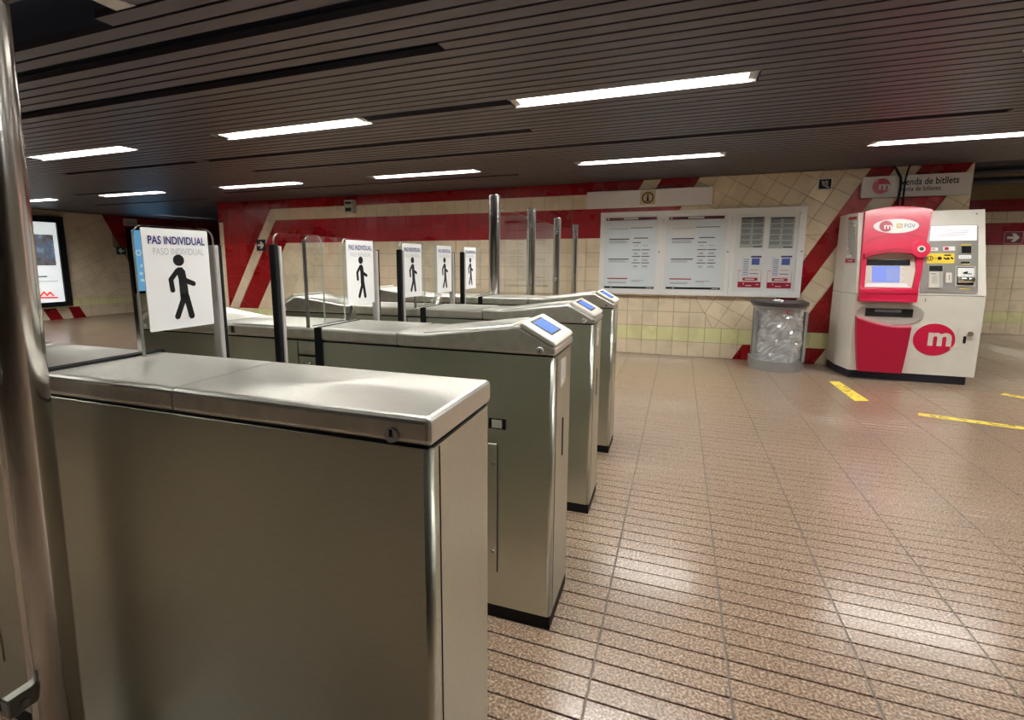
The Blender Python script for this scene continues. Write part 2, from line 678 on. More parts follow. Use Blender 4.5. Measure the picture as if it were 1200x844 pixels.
def tiled(wall, pieces, f, score=None, limit=300):
    """pieces: (poly, colour).  The largest in view become parts, the rest one joined part per colour"""
    geo = []
    for poly, colr in pieces:
        g = tile_geo(poly, f, 0.0022 if colr != 'red' else 0.0007)
        if g:
            cx = sum(p[0] for p in poly) / len(poly)
            cz = sum(p[1] for p in poly) / len(poly)
            geo.append((score(cx, cz, area(poly)) if score else 0, g, colr))
    geo.sort(key=lambda t: -t[0])
    rest = {}
    for k, (sc, (V, F), colr) in enumerate(geo):
        if sc > 0 and k < limit:
            me = bpy.data.meshes.new('tile')
            me.from_pydata(V, [], F)
            me.materials.append(TC[colr])
            o = bpy.data.objects.new('tile', me)
            COL.objects.link(o)
            o.parent = wall
        else:
            a, c = rest.setdefault(colr, ([], []))
            b0 = len(a)
            a += V
            c += [[i + b0 for i in q] for q in F]
    V, F, mi = [], [], []
    names = list(rest)
    for i, nm in enumerate(names):
        a, c = rest[nm]
        b0 = len(V)
        V += a
        F += [[q + b0 for q in fc] for fc in c]
        mi += [i] * len(c)
    if V:
        me = bpy.data.meshes.new('tile_field')
        me.from_pydata(V, [], F)
        for nm in names:
            me.materials.append(TC[nm])
        me.polygons.foreach_set('material_index', mi)
        o = bpy.data.objects.new('tile_field', me)
        COL.objects.link(o)
        o.parent = wall
        o['kind'] = 'stuff'


bm = BM()
box(bm, XW, XE, YB, YP, 0, H)
wall_back = struct('wall_back', bm, M['wall_grout'], 'cream tiled back wall with red bands and slanted red stripes')
S = 0.56
z1, z2, z3, z4, z5 = TZ, 2 * TZ, 8 * TZ, 10 * TZ, 11 * TZ
ZT = H
OX = -0.464
P = []


def add(region, colr, ang=0.0, ox=OX, oz=0.0):
    P.extend((c, colr) for c in grid(region, ang, ox, oz))


def stripe(x0, x1, za, zb, s=S):
    return [(x0 + s * za, za), (x1 + s * za, za), (x1 + s * zb, zb), (x0 + s * zb, zb)]


DA = -math.atan(S)      # tiles laid along the slanted stripes
# bottom row and the pale green row
add([(XW, 0), (.727, 0), (.727 + S * z1, z1), (XW, z1)], 'cream')
add(stripe(.727, .962, 0, z1), 'red')
add(stripe(.962, 1.213, 0, z1), 'cream')
add(stripe(1.213, 1.681, 0, z1), 'red')
add([(1.681, 0), (XE, 0), (XE, z1), (1.681 + S * z1, z1)], 'cream')
add([(XW, z1), (XE, z1), (XE, z2), (XW, z2)], 'green')
# left end: slanted stripes
s = .63
xa = XW + .11
add([(XW, z2), (xa, z2), (xa, 2.05), (XW, 2.05)], 'cream')
add([(XW, 2.05), (xa, 2.05), (xa, ZT), (XW, ZT)], 'red')
add([(xa, z2), (-8.533 + s * z2, z2), (-8.533 + s * z5, z5), (xa, z5)], 'red', 0)
add([(xa, z5), (-8.533 + s * z5, z5), (-8.533 + s * z5, ZT), (xa, ZT)], 'red', 0)
add(stripe(-8.533, -8.29, z2, z4, s), 'cream', -math.atan(s))
add(stripe(-8.29, -7.815, z2, z3, s), 'red', -math.atan(s))
# bands: red, cream, red
xo, xi = -8.533 + s * z5, -8.29 + s * z4
add([(-8.533 + s * z4, z4), (xi, z4), (xo, z5)], 'cream')
xcl = -1.88 + S * z5
xcr = -1.65 + S * z4
xrr = -1.17
add([(xo, z5), (xcl, z5), (xcl + S * (ZT - z5), ZT), (xo, ZT)], 'red')
add([(xo, z5), (xi, z4), (xcr, z4), (xcl, z5)], 'cream')
add([(xcl, z5), (xcr, z4), (-1.65 + S * ZT, ZT), (-1.88 + S * ZT, ZT)], 'cream', DA)
add([(-8.29 + s * z3, z3), (xrr + S * z3, z3), (xrr + S * z4, z4), (xi, z4)], 'red')
add([(xcr, z4), (xrr + S * z4, z4), (xrr + S * ZT, ZT), (-1.65 + S * ZT, ZT)], 'red', DA)
# cream field: laid square, then turned along the stripes
xd = .695               # the seam between square and turned tiles, leaning left
add([(-7.815 + s * z2, z2), (-6.2, z2), (-6.2, z3), (-7.815 + s * z3, z3)], 'cream', -math.atan(s), -6.2)
zq = 1.35
add([(-6.2, z2), (xd - .57 * z2, z2), (xd - .57 * z3, z3), (-6.2, z3)], 'cream')
add([(xd - .57 * z3, z3), (xrr + S * z3, z3), (xrr + S * z3 - .02, z3 + .001), ], 'cream')
add([(xd - .57 * z2, z2), (.725 + S * z2, z2), (.725 + S * z3, z3), (xd - .57 * z3, z3)], 'cream', DA, .353, .613)
add([(xrr + S * z3, z3), (.725 + S * z3, z3), (.725 + S * ZT, ZT), (xrr + S * ZT, ZT)], 'cream', DA, .353, .613)
# right end: red, cream, red stripes then cream
add(stripe(.725, .962, z2, ZT), 'red', DA)
add(stripe(.962, 1.213, z2, ZT), 'cream', DA, .962, 0)
add(stripe(1.213, 1.676, z2, ZT), 'red', DA)
zc = (XE - 1.676) / S
add([(1.676 + S * z2, z2), (XE, z2), (XE, zc if zc < ZT else ZT), (1.676 + S * min(zc, ZT), min(zc, ZT))], 'cream', DA, .353, .613)


def clean(pieces):
    return [(c, k) for c, k in pieces if len(c) >= 3]


def score_back(x, z, a):
    p = project((x, YB, z))
    if not p or not (0 < p[0] < 1200 and 0 < p[1] < 844):
        return 0
    if -1.05 < x < 1.42 and .9 < z < 1.96:      # behind the display case
        return 0
    if x > 1.85 and z < 1.85:                   # behind the ticket machine
        return 0
    if x < -.95 and z < 1.0:                    # behind the gates
        return 0
    if .95 < x < 1.4 and z < .8:
        return 0
    return a / p[2] ** 2


tiled(wall_back, clean(P), lambda x, z, d: (x, YB - d, z), score_back, 300)

# left wall
bm = BM()
box(bm, XL - .3, XL, YF, YP + .3, 0, H)
wall_left = struct('wall_left', bm, M['wall_grout'], 'far left cream tiled wall with red slanted stripes')
P = []
s = -.47
for (ya, yb, za, zb, c) in [(YF, 6.9, 0, z1 + .05, 'cream'), (YF, 7.35, z2 - .16, z2 + .04, 'cream')]:
    pass
zg0, zg1 = .26, .455
add([(YF, 0), (6.98, 0), (6.86, zg0), (YF, zg0)], 'cream')
add([(6.98, 0), (7.23, 0), (7.11, zg0), (6.86, zg0)], 'red')
add([(7.23, 0), (7.455, 0), (7.36, zg0), (7.11, zg0)], 'cream')
add([(7.455, 0), (7.71, 0), (7.59, zg0), (7.36, zg0)], 'red')
add([(7.71, 0), (YP, 0), (YP, zg0), (7.59, zg0)], 'cream')
add([(YF, zg0), (YP, zg0), (YP, zg1), (YF, zg1)], 'green')
add([(YF, zg1), (7.2, zg1), (6.28, ZT), (YF, ZT)], 'cream')
add([(7.2, zg1), (7.475, zg1), (6.56, ZT), (6.28, ZT)], 'red')
add([(7.475, zg1), (8.5, zg1), (8.5, 2.0), (8.31, ZT), (6.56, ZT)], 'cream', math.atan(.47))
add([(8.5, zg1), (YP, zg1), (YP, 1.645), (8.665, 1.645), (8.5, 2.0)], 'cream')
add([(8.665, 1.645), (YP, 1.645), (YP, ZT), (8.31, ZT)], 'red')
tiled(wall_left, clean(P), lambda y, z, d: (XL + d, y, z))

# wall at the end of the right-hand passage
bm = BM()
box(bm, XE, XR, YR, YR + .3, 0, 2.9)
wall_far = struct('wall_far', bm, M['wall_grout'], 'cream tiled wall with red bands at the end of the right passage')
P = []
add([(XE, 0), (XR, 0), (XR, z1), (XE, z1)], 'cream')
add([(XE, z1), (XR, z1), (XR, z2), (XE, z2)], 'green')
add([(XE, z2), (XR, z2), (XR, 1.6), (XE, 1.6)], 'cream')
add([(XE, 1.6), (XR, 1.6), (XR, 1.98), (XE, 1.98)], 'red')
add([(XE, 1.98), (XR, 1.98), (XR, 2.18), (XE, 2.18)], 'cream')
add([(XE, 2.18), (XR, 2.18), (XR, 2.39), (XE, 2.39)], 'red')
tiled(wall_far, clean(P), lambda x, z, d: (x, YR - d, z))

for nm, a in dict(wall_right=(XR, XR + .2, YF, YR, 0, 2.9), wall_front=(XL, XR, YF - .2, YF, 0, H),
                  wall_passage=(XL, XW, YP, YP + .2, 0, H)).items():
    bm = BM()
    box(bm, *a)
    struct(nm, bm, M['plaster'])

# ------------------------------------------------------------------ structure: slatted ceiling
bm = BM()
box(bm, XL, XE, YF, YP, H + .16, H + .3)
box(bm, XE, XR, YF, YB, H + .16, H + .3)
box(bm, XE, XR, YB, YR + .3, 2.9, 3.0)
box(bm, XE, XR, YB, YB + .03, H, 2.9)
ceiling = struct('ceiling', bm, M['void'], 'dark ceiling of narrow metal slats with open gaps')
SP = 0.0994
SY0 = 1.670
ROWS = {-2: 'L', -1: 'L', 18: 'L', 19: 'L', 42: 'L', 43: 'L', -22: 'L', -21: 'L', -42: 'L', -41: 'L'}
LX = [-12.16, -9.41, -6.65, -3.92, -1.17, 1.62, 4.36]
LLEN = 1.55
EX0, EX1 = XL, XR
voids = {3: [(-7.5, 1.2)], 8: [(-5.4, -1.21)], 18: [(-2.37, -1.17)], 26: [(-4.95, -1.24), (-7.4, -5.12)], 33: [(-5.0, 2.2)],
         -1: [(-3.92, -2.37)], -2: [(-3.92, -2.37)], 40: [(-9.6, -8.2)], 47: [(-7.0, -2.0)], 52: [(-11.0, -8.0)], 0: [(-6.0, -2.55)]}
lit_rows = {-1: 1.571, 18: 3.559, 42: 5.945, -21: -0.417, -41: -2.405}


def intervals(k):
    cut = list(voids.get(k, []))
    for base in lit_rows:
        if k in (base, base + (1 if base > 0 else -1)):
            cut += [(x, x + LLEN) for x in LX]
    cut.sort()
    x = EX0
    out = []
    for a, c in cut:
        if a > x + .01:
            out.append((x, a))
        x = max(x, c)
    if x < EX1:
        out.append((x, EX1))
    return out


def slat_box(bm, x0, x1, y, z=H):
    box(bm, x0 + .004, x1 - .004, y + .0095, y + SP - .0095, z - .004, z + .032)


stuff = BM()
for k in range(-76, 145):
    y = SY0 + k * SP
    if y < YF or y > YP - .1:
        continue
    for a, c in intervals(k):
        if y > YB - .1:
            c = min(c, XW)
            if a >= c:
                continue
        if -2 <= k < 58:
            t = BM()
            slat_box(t, a, c, y)
            part('slat', t, M['slat'], ceiling)
        else:
            slat_box(stuff, a, c, y)
part('slat_field', stuff, M['slat'], ceiling, kind='stuff')

# pale bracket at the end of the open ceiling gap
bm = BM()
prism(bm, [(-2.37, 1.54), (-2.29, 1.54), (-2.25, 1.66), (-2.37, 1.66)], lambda u, v, d: (u, v, d), H - .008, H - .004)
single('ceiling_bracket', bm, M['lamp_housing'], 'small pale metal bracket beside a dark gap at the top left of the ceiling', 'bracket')


# ------------------------------------------------------------------ ceiling lights
def ceiling_light(x, y, label, along_y=False, length=LLEN, group=None):
    o = thing('ceiling_light', (x, y, H), label, 'ceiling light', group, PI / 2 if along_y else 0)
    hl = length / 2 - .004
    t = BM()
    box(t, -hl, hl, -.098, -.086, -.006, .09)
    box(t, -hl, hl, .086, .098, -.006, .09)
    box(t, -hl, hl, -.098, .098, .085, .095)
    part('housing', t, M['lamp_housing'], o, True)
    t = BM()
    pr_ = [(-.085, .064), (-.06, .057), (0, .054), (.06, .057), (.085, .064), (.085, .08), (-.085, .08)]
    prism(t, pr_, lambda u, v, d: (d, u, v), -hl + .05, hl - .05)
    part('diffuser', t, M['lamp'], o, True)
    for sgn in (-1, 1):
        t = BM()
        prism(t, [(sgn * hl, -.086), (sgn * hl, .086), (sgn * (hl - .05), .07), (sgn * (hl - .05), -.07)], lambda u, v, d: (u, v, d), .004, .07)
        part('end_cap', t, M['dark_chrome'], o, True)
    return o


names_lights = {
    (3.559, 4): 'large lit ceiling light over the barrier screens, nearest in view',
    (3.559, 3): 'lit ceiling light over the glass paddles, left of the largest light',
    (3.559, 2): 'lit ceiling light far left beside the polished post, in the nearer row',
    (5.945, 4): 'thin lit ceiling light just in front of the display case',
    (5.945, 5): 'lit ceiling light above the ticket machine, cut by the right edge',
    (5.945, 3): 'thin lit ceiling light above the red band behind the four poles',
    (5.945, 2): 'thin lit ceiling light in front of the red left end of the back wall',
    (5.945, 1): 'small lit ceiling light above the nearest walking figure sign',
    (5.945, 0): 'tiny lit ceiling light beside the polished post, above the lit advert',
}
for base, y in lit_rows.items():
    for i, x in enumerate(LX):
        if base == -1 and i == 3:
            continue
        if base in (-1, -21, -41) and i in (0, 1):
            continue
        if base == -41 or base == -21 and i not in (3,):  # rear rows keep one unseen light, added to brighten the nearest gate's face
            continue
        if base == 18 and i in (0, 1):
            continue
        key = (y, i)
        if key in names_lights:
            ceiling_light(x + LLEN / 2, y, names_lights[key])
        elif base == 18 and i in (5, 6) or base == 42 and i == 6:
            ceiling_light(x + LLEN / 2, y, 'lit ceiling light beyond the right edge of the view', group='ceiling lights to the right of the view')
        else:
            ceiling_light(x + LLEN / 2, y, 'unseen lit ceiling light overhead or behind the camera', group='ceiling lights behind the camera')
ceiling_light(-11.8, 9.5, 'lit ceiling light in the left passage, set across the others', True, 1.6)

ceiling_light(5.8, 8.4, 'added fill light out of view in the right passage, nearer the ticket machine', True, 1.6)  # added out of view to brighten the passage wall and floor
ceiling_light(6.9, 10.3, 'added fill light out of view in the right passage, nearer its end wall', True, 1.6)  # second added light for the same passage, also unseen
ceiling_light(-4.1, -2.1, 'added fill light behind the camera on its left, set across the others', True, 1.6)  # added unseen, meant to throw a streak on the nearest gate's face
ceiling_light(-6.2, -4.4, 'added fill light farthest behind the camera on its left', True, 1.6)  # added unseen to lengthen that streak
ceiling_light(3.4, -1.35, 'added fill light behind the camera, far to its right', True, 1.6)  # added unseen to light the scene from behind
# dark ducts and cables in the unlit passage on the right
for i, (y, z, r) in enumerate([(8.6, 2.62, .05), (9.3, 2.70, .07), (10.1, 2.66, .045), (10.8, 2.60, .06)]):
    bm = BM()
    tube(bm, (XE + .01, y, z), (XR - .01, y + .25, z + .03), r, 12)
    single('ceiling_pipe', bm, mat('pipe_grey', srgb(84, 88, 98), 0.45, .3) if i == 0 else bpy.data.materials['pipe_grey'],
           ['dark ceiling pipe in the unlit right passage, nearest of four', 'thick dark ceiling pipe in the right passage, second of four',
            'thin dark ceiling pipe in the right passage, third of four', 'dark ceiling pipe in the right passage, closest to the far wall'][i], 'pipe')

# ------------------------------------------------------------------ ticket gates
PHI = math.radians(0.7626)
GO = Vector((-0.3729, 1.6185, 0))


def g2w(x, y, z=0):
    c, s_ = math.cos(PHI), math.sin(PHI)
    return Vector((GO.x + c * x - s_ * y, GO.y + s_ * x + c * y, z))


GL = 1.97
GW = .297
fx = lambda u, v, d: (u, d, v)       # polygon in x,z ; depth along y
fxy = lambda u, v, d: (u, v, d)      # polygon in plan
fyz = lambda u, v, d: (d, u, v)      # polygon in y,z ; depth along x


def bev_prism(bm, outer, f, d0, d1, bev, seg=2, mi=0, sel=None):
    t = BM()
    prism(t, outer, f, d0, d1)
    bmesh.ops.dissolve_limit(t, angle_limit=0.01, verts=t.verts[:], edges=t.edges[:])
    es = [e for e in t.edges if len(e.link_faces) == 2 and e.calc_face_angle(0) > .5]
    bmesh.ops.bevel(t, geom=es, offset=bev, segments=seg, affect='EDGES', profile=0.5)
    return merge(bm, t, mi)


def man(bm, f, d0, d1):
    """walking figure, drawn in a box 0..1 high, centred on u=0"""
    prism(bm, disc_pts(0.0, .905, .085, n=20), f, d0, d1)
    prism(bm, [(-.06, .79), (-.10, .755), (-.02, .80), (.04, .80), (.085, .745), (.10, .62), (.115, .34), (-.02, .33), (-.025, .62)][2:] + [(-.05, .75)], f, d0, d1)
    prism(bm, stroke((-.03, .755), (-.145, .62), .035), f, d0, d1)
    prism(bm, stroke((-.145, .62), (-.13, .46), .035), f, d0, d1)
    prism(bm, stroke((.06, .61), (.205, .545), .038), f, d0, d1)
    prism(bm, stroke((.075, .36), (.135, .05), .045), f, d0, d1)
    prism(bm, stroke((.04, .35), (-.09, .06), .042), f, d0, d1)


def pane(bm, y0, y1, z0, z1, x, r=.03, t=.008, round_l=True, round_r=True):
    pts = [(y0, z0), (y1, z0)]
    pts += [(y1 - r + r * math.cos(a), z1 - r + r * math.sin(a)) for a in [PI / 2 * i / 5 for i in range(6)]] if round_r else [(y1, z1)]
    pts += [(y0 + r - r * math.sin(a), z1 - r + r * math.cos(a)) for a in [PI / 2 * i / 5 for i in range(6)]] if round_l else [(y0, z1)]
    prism(bm, pts, fyz, x - t / 2, x + t / 2, mi=0, side_mi=1)


GLASS = [M['glass'], M['glass_edge']]


def lid_box(bm, x0, x1, cut0, cut1):
    """a rounded steel lid; a cut end is left square so that two lids butt together"""
    t = BM()
    box(t, x0 - (.03 if cut0 else 0), x1 + (.03 if cut1 else 0), -.004, GW + .004, 1.014, 1.066, 0, .012, 3)
    for cut, x, n in ((cut0, x0, -1), (cut1, x1, 1)):
        if cut:
            bmesh.ops.bisect_plane(t, geom=t.verts[:] + t.edges[:] + t.faces[:], plane_co=(x, 0, 0), plane_no=(n, 0, 0), clear_outer=True)
            bmesh.ops.holes_fill(t, edges=[e for e in t.edges if e.is_boundary])
    bmesh.ops.recalc_face_normals(t, faces=t.faces)
    merge(bm, t)


def make_gate(loc, label, plain_right=False):
    o = thing('ticket_gate', loc, label, 'ticket gate', 'stainless steel ticket gates', PHI)
    # body with rounded upright corners
    t = BM()
    prism(t, rect(-GL, 0, 0, GW, .014, 4), fxy, .05, 1.008)
    for f in t.faces:
        f.smooth = abs(f.normal.z) < .5 and f.calc_area() < .03
    part('body', t, M['steel'], o, True)
    for xs in (-.0005, -GL - .0012):
        t = BM()
        box(t, xs, xs + .0017, .034, .0365, .06, 1.005)
        part('corner_seam', t, M['gap'], o, True)
    t = BM()
    box(t, -GL + .004, -.001, .002, GW - .002, 0, .05)
    part('plinth', t, M['black'], o, True)
    # lids
    t = BM()
    xs = -1.025 if plain_right else -.951
    lid_box(t, -1.40, xs - .004, True, True)
    lid_box(t, xs + .004, -.5985, True, True)
    part('middle_lid', t, M['steel_lid'], o, True)
    t = BM()
    box(t, -GL + .006, -.006, .004, GW - .004, 1.004, 1.018)
    part('lid_joint', t, M['gap'], o, True)
    for side in (1, -1):
        X = (lambda x: x) if side == 1 else (lambda x: -GL - x)
        if side == 1 and plain_right:
            t = BM()
            lid_box(t, -.5955, .004, True, False)
            part('end_lid', t, M['steel_lid'], o, True)
            t = BM()
            tube(t, (-.071, -.003, 1.030), (-.071, -.010, 1.030), .0145, 20, .013)
            lk = part('key_lock', t, M['trim'], o, True)
            t = BM()
            box(t, -.0735, -.0685, -.0112, -.0098, 1.028, 1.041)
            part('keyhole', t, M['gap'], lk, True)
            continue
        prof = [(-.596, 1.014), (0.004, 1.014), (0.004, 1.040), (-.012, 1.047), (-.118, 1.104), (-.14, 1.108), (-.485, 1.064), (-.596, 1.064)]
        t = BM()
        bev_prism(t, [(X(u), v) for u, v in prof], fx, -.004, GW + .004, .008, 2)
        part('end_lid', t, M['steel_lid'], o, True)
        # raised rim along the rising lid
        t = BM()
        bev_prism(t, [(X(u), v) for u, v in [(-.50, 1.060), (-.16, 1.103), (-.16, 1.110), (-.50, 1.0675)]], fx, .02, GW - .02, .003, 1)
        part('lid_rib', t, M['steel_lid'], o, True)
        # plastic bezel on the slope
        ang = math.atan2(1.104 - 1.047, .106)
        sx, sz = math.cos(ang), math.sin(ang)
        bz = [(-.010, 1.044), (-.120, 1.104), (-.128, 1.116), (-.115, 1.124), (-.004, 1.063), (.006, 1.050)]
        t = BM()
        bev_prism(t, [(X(u), v) for u, v in bz], fx, -.003, GW + .003, .005, 2)
        be = part('screen_bezel', t, M['bezel'], o, True)
        # screen lying on the slope
        p0, p1 = Vector((-.115, 1.124)), Vector((-.004, 1.063))
        dv = (p1 - p0)
        nv = Vector((-dv.y, dv.x)).normalized()

        def onslope(u, v, d, p0=p0, dv=dv, nv=nv, X=X):
            q = p0 + dv * u + nv * d
            return (X(q.x), v, q.y)
        t = BM()
        prism(t, rect(.10, .82, .055, .215), onslope, .0, .0012)
        part('screen_frame', t, M['black_gloss'], be, True)
        t = BM()
        prism(t, rect(.17, .76, .075, .198), onslope, .0010, .0020)
        part('screen', t, M['screen_blue'], be, True, 'lit blue screen')
        t = BM()
        for i, (a, c0, c1) in enumerate([(.38, .10, .175), (.50, .115, .185), (.58, .13, .165)]):
            prism(t, rect(a, a + .03, c0, c1), onslope, .0020, .0024)
        part('screen_text', t, M['screen_text'], be, True)
        t = BM()
        tube(t, (X(-.050), -.003, 1.030), (X(-.050), -.012, 1.030), .0125, 20, .011)
        lk = part('key_lock', t, M['trim'], o, True)
        t = BM()
        box(t, X(-.050) - .002, X(-.050) + .002, -.0132, -.0118, 1.026, 1.036)
        part('keyhole', t, M['gap'], lk, True)
        # end face: card slot and pale sticker
        t = BM()
        e = .0015 if side == 1 else -.0015
        xa_, xb_ = sorted((X(0) - .0005 * side, X(0) + e))
        box(t, xa_, xb_, .148, .166, .61, .755)
        part('card_slot', t, M['gap'], o, True)
        t = BM()
        box(t, xa_, xb_, .095, .185, .885, .98)
        part('sticker', t, M['bezel'], o, True, 'pale worn sticker')
        # small window and service door on the long side
        t = BM()
        xa_, xb_ = sorted((X(-.235), X(-.170)))
        box(t, xa_, xb_, -.002, .0005, .738, .776)
        wn = part('recess_window', t, M['gap'], o, True)
        t = BM()
        box(t, xa_ + .013, xb_ - .014, -.003, -.0018, .742, .772)
        part('recess_plate', t, M['bezel'], wn, True)
        t = BM()
        xa_, xb_ = sorted((X(-.60), X(-.202)))
        box(t, xa_, xb_, -.004, .001, .190, .682, 0, .0015, 1)
        dr = part('service_door', t, M['steel'], o, True)
        t = BM()
        box(t, xb_ if side == 1 else xa_ - .003, xb_ + .003 if side == 1 else xa_, -.0032, .001, .187, .685)
        part('door_gap', t, M['gap'], dr, True)
        t = BM()
        for zz in (.61, .27):
            tube(t, (X(-.216), -.004, zz), (X(-.216), -.009, zz), .007, 12)
        part('door_screw', t, M['chrome'], dr, True)
    # rubber slots through which the glass paddles slide
    t = BM()
    if plain_right:
        box(t, -1.040, -1.012, -.005, GW + .006, 1.055, 1.0725)
    else:
        box(t, -.956, -.946, -.006, GW + .006, 1.055, 1.0685)
        box(t, -1.005, -.997, .03, GW + .006, 1.055, 1.0680)
    part('slot_seal', t, M['black'], o, True)
    if not plain_right:
        t = BM()
        box(t, -.968, -.934, -.006, .001, .12, 1.066)
        part('side_seal', t, M['black'], o, True)
        # small boxes left of the slot: label plate and lock plate
        t = BM()
        box(t, -1.052, -.974, -.002, .001, .955, 1.006)
        ap = part('label_plate', t, M['steel'], o, True)
        t = BM()
        box(t, -1.048, -.978, -.003, -.0018, .975, 1.003)
        part('label_strip', t, M['machine_pale'], ap, True)
        t = BM()
        box(t, -1.052, -.974, -.002, .001, .80, .945)
        ap = part('lock_plate', t, M['steel'], o, True)
        t = BM()
        tube(t, (-1.00, -.002, .915), (-1.00, -.014, .915), .011, 14)
        part('lock_knob', t, M['chrome'], ap, True)
        t = BM()
        box(t, -1.054, -.972, -.0012, .001, .945, .955)
        box(t, -1.058, -1.052, -.0012, .001, .80, 1.006)
        part('plate_gap', t, M['gap'], o, True)
    return o


PXA = -.984


def add_paddle_away(o, sign=True, fixed=True):
    """paddle reaching from the gate away from the camera, with its signboard"""
    t = BM()
    pane(t, .222, .474, .30, 1.424, PXA, .03)
    pd = part('paddle_glass', t, GLASS, o, True)
    t = BM()
    bev_prism(t, rect(.462, .480, .30, 1.376), fyz, PXA - .016, PXA + .016, .003, 1)
    part('paddle_trim', t, M['trim'], pd, True)
    t = BM()
    bev_prism(t, rect(.480, .494, .30, 1.380), fyz, PXA - .014, PXA + .014, .003, 1)
    part('paddle_edge', t, M['black'], pd, True)
    if sign:
        signboard(o, .240, .448)


def signboard(o, a, c):
    t = BM()
    prism(t, rect(a, c, 1.132, 1.418, .004), fyz, PXA + .0045, PXA + .0075)
    sb = part('signboard', t, M['white_sheet'], o, True)
    wd = c - a
    t = BM()
    text(t, 'PAS INDIVIDUAL', a + .08 * wd, c - .06 * wd, 1.374, 1.397, fyz, PXA + .0085, .022)
    part('lettering', t, M['print_navy'], sb, True, 'dark blue capital letters')
    t = BM()
    text(t, 'PASO INDIVIDUAL', a + .14 * wd, c - .09 * wd, 1.345, 1.364, fyz, PXA + .0085, -.008)
    part('lettering', t, M['print_grey'], sb, True, 'pale grey thin letters')
    t = BM()
    mid = a + .50 * wd
    man(t, lambda u, v, d: (d, mid + u * .205, 1.156 + v * .192), PXA + .0075, PXA + .0086)
    part('walking_figure', t, M['print_black'], sb, True)


def add_paddle_near(o, sign=True, y=-.19):
    t = BM()
    pane(t, y + .012, .085, .30, 1.426, PXA, .03)
    pd = part('paddle_glass', t, GLASS, o, True)
    t = BM()
    bev_prism(t, rect(y, y + .020, .30, 1.385), fyz, PXA - .014, PXA + .014, .003, 1)
    part('paddle_edge', t, M['black'], pd, True)
    t = BM()
    bev_prism(t, rect(y + .020, y + .036, .30, 1.380), fyz, PXA - .016, PXA + .016, .003, 1)
    part('paddle_trim', t, M['trim'], pd, True)
    if sign:
        signboard(o, y + .030, y + .242)


def add_fixed(o):
    t = BM()
    pane(t, .005, .285, 1.062, 1.424, PXA - .018, .03)
    fg = part('guard_glass', t, GLASS, o, True)
    t = BM()
    prism(t, [(.235, 1.064), (.285, 1.064), (.285, 1.130), (.268, 1.130)], fyz, PXA - .002, PXA + .014)
    part('glass_clamp', t, M['chrome'], fg, True)
    t = BM()
    box(t, PXA - .026, PXA - .010, .001, .0045, 1.062, 1.41)
    part('glass_rail', t, M['dark_chrome'], fg, True)


gate1 = make_gate(g2w(-.02, -.8876), 'nearest steel ticket gate, flat lidded with plain front and no screen', True)
add_paddle_away(gate1)
for yy in (.235,):
    t = BM()
    box(t, PXA - .020, PXA - .0045, yy - .016, yy - .006, 1.06, 1.24)
    part('glass_clamp', t, M['chrome'], gate1, True)
gate2 = make_gate(g2w(0, 0), 'second steel ticket gate from the camera, with blue screen and small side window')
gate3 = copy_tree(gate2, g2w(0, .9017), 'third steel ticket gate from the camera, behind the one with the largest screen')
gate4 = copy_tree(gate2, g2w(0, 1.8072), 'fourth steel ticket gate, farthest from the camera, beside the four poles')
for g in (gate2, gate3):
    add_fixed(g)
    add_paddle_away(g)
add_paddle_near(gate2, False)
add_paddle_near(gate3, True, -.205)
add_paddle_near(gate4, True, -.27)


# ------------------------------------------------------------------ poles and glass screens beside the gates
def pole(y, label, lean=0.0, top=1.835, r=.046, clamps=(1.66, 1.10, .36)):
    o = thing('barrier_pole', g2w(-.98, y), label, 'pole', 'polished steel barrier poles', PHI)
    t = BM()
    L0 = Vector((0, 0, 0))
    L1 = Vector((lean, 0, top - .02))
    tube(t, (0, 0, .012), L1, r, 40, cap=False)
    part('shaft', t, M['chrome'], o, True)
    t = BM()
    tube(t, L1, L1 + Vector((0, 0, .012)), r, 40, r, cap=False)
    tube(t, L1 + Vector((0, 0, .012)), L1 + Vector((0, 0, .02)), r, 40, r - .01)
    part('cap', t, M['chrome'], o, True)
    t = BM()
    tube(t, (0, 0, 0), (0, 0, .012), .062, 32)
    part('base_plate', t, M['steel'], o, True)
    for zz in clamps:
        t = BM()
        bev_prism(t, rect(-(r + .05), -(r - .01), zz - .022, zz + .022), lambda u, v, d: (d + lean * zz / top, u, v), -.014, .014, .003, 1)
        cl = part('clamp', t, M['dark_chrome'], o, True)
        t = BM()
        tube(t, (.014 + lean * zz / top, -(r + .022), zz), (.022 + lean * zz / top, -(r + .022), zz), .009, 12)
        part('clamp_bolt', t, M['chrome'], cl, True)
    return o


pole(-.985, 'thick polished steel pole in the left foreground beside the nearest gate', .075)
pole(2.20, 'polished steel pole at the back of the farthest gate, tallest looking of the far four', clamps=())
pole(3.31, 'polished steel pole second in the row running to the display wall')
pole(4.50, 'polished steel pole third in the row running to the display wall')
pole(5.72, 'thin looking polished steel pole nearest the tiled back wall')


def fence_glass(y0, y1, label):
    o = thing('glass_screen', g2w(-.98, y0), label, 'glass screen', 'clear glass fence screens', PHI)
    t = BM()
    pane(t, .06, y1 - y0 - .10, .12, 1.74, 0, .09, .01)
    part('pane', t, GLASS, o, True)
    return o


fence_glass(2.21, 3.31, 'clear glass screen between the first and second far poles')
fence_glass(3.31, 4.50, 'clear glass screen between the second and third far poles')
fence_glass(4.50, 5.72, 'clear glass screen between the last two poles by the wall')
fence_glass(-2.2, -.985, 'glass screen at the lower left, on the near side of the thick pole')

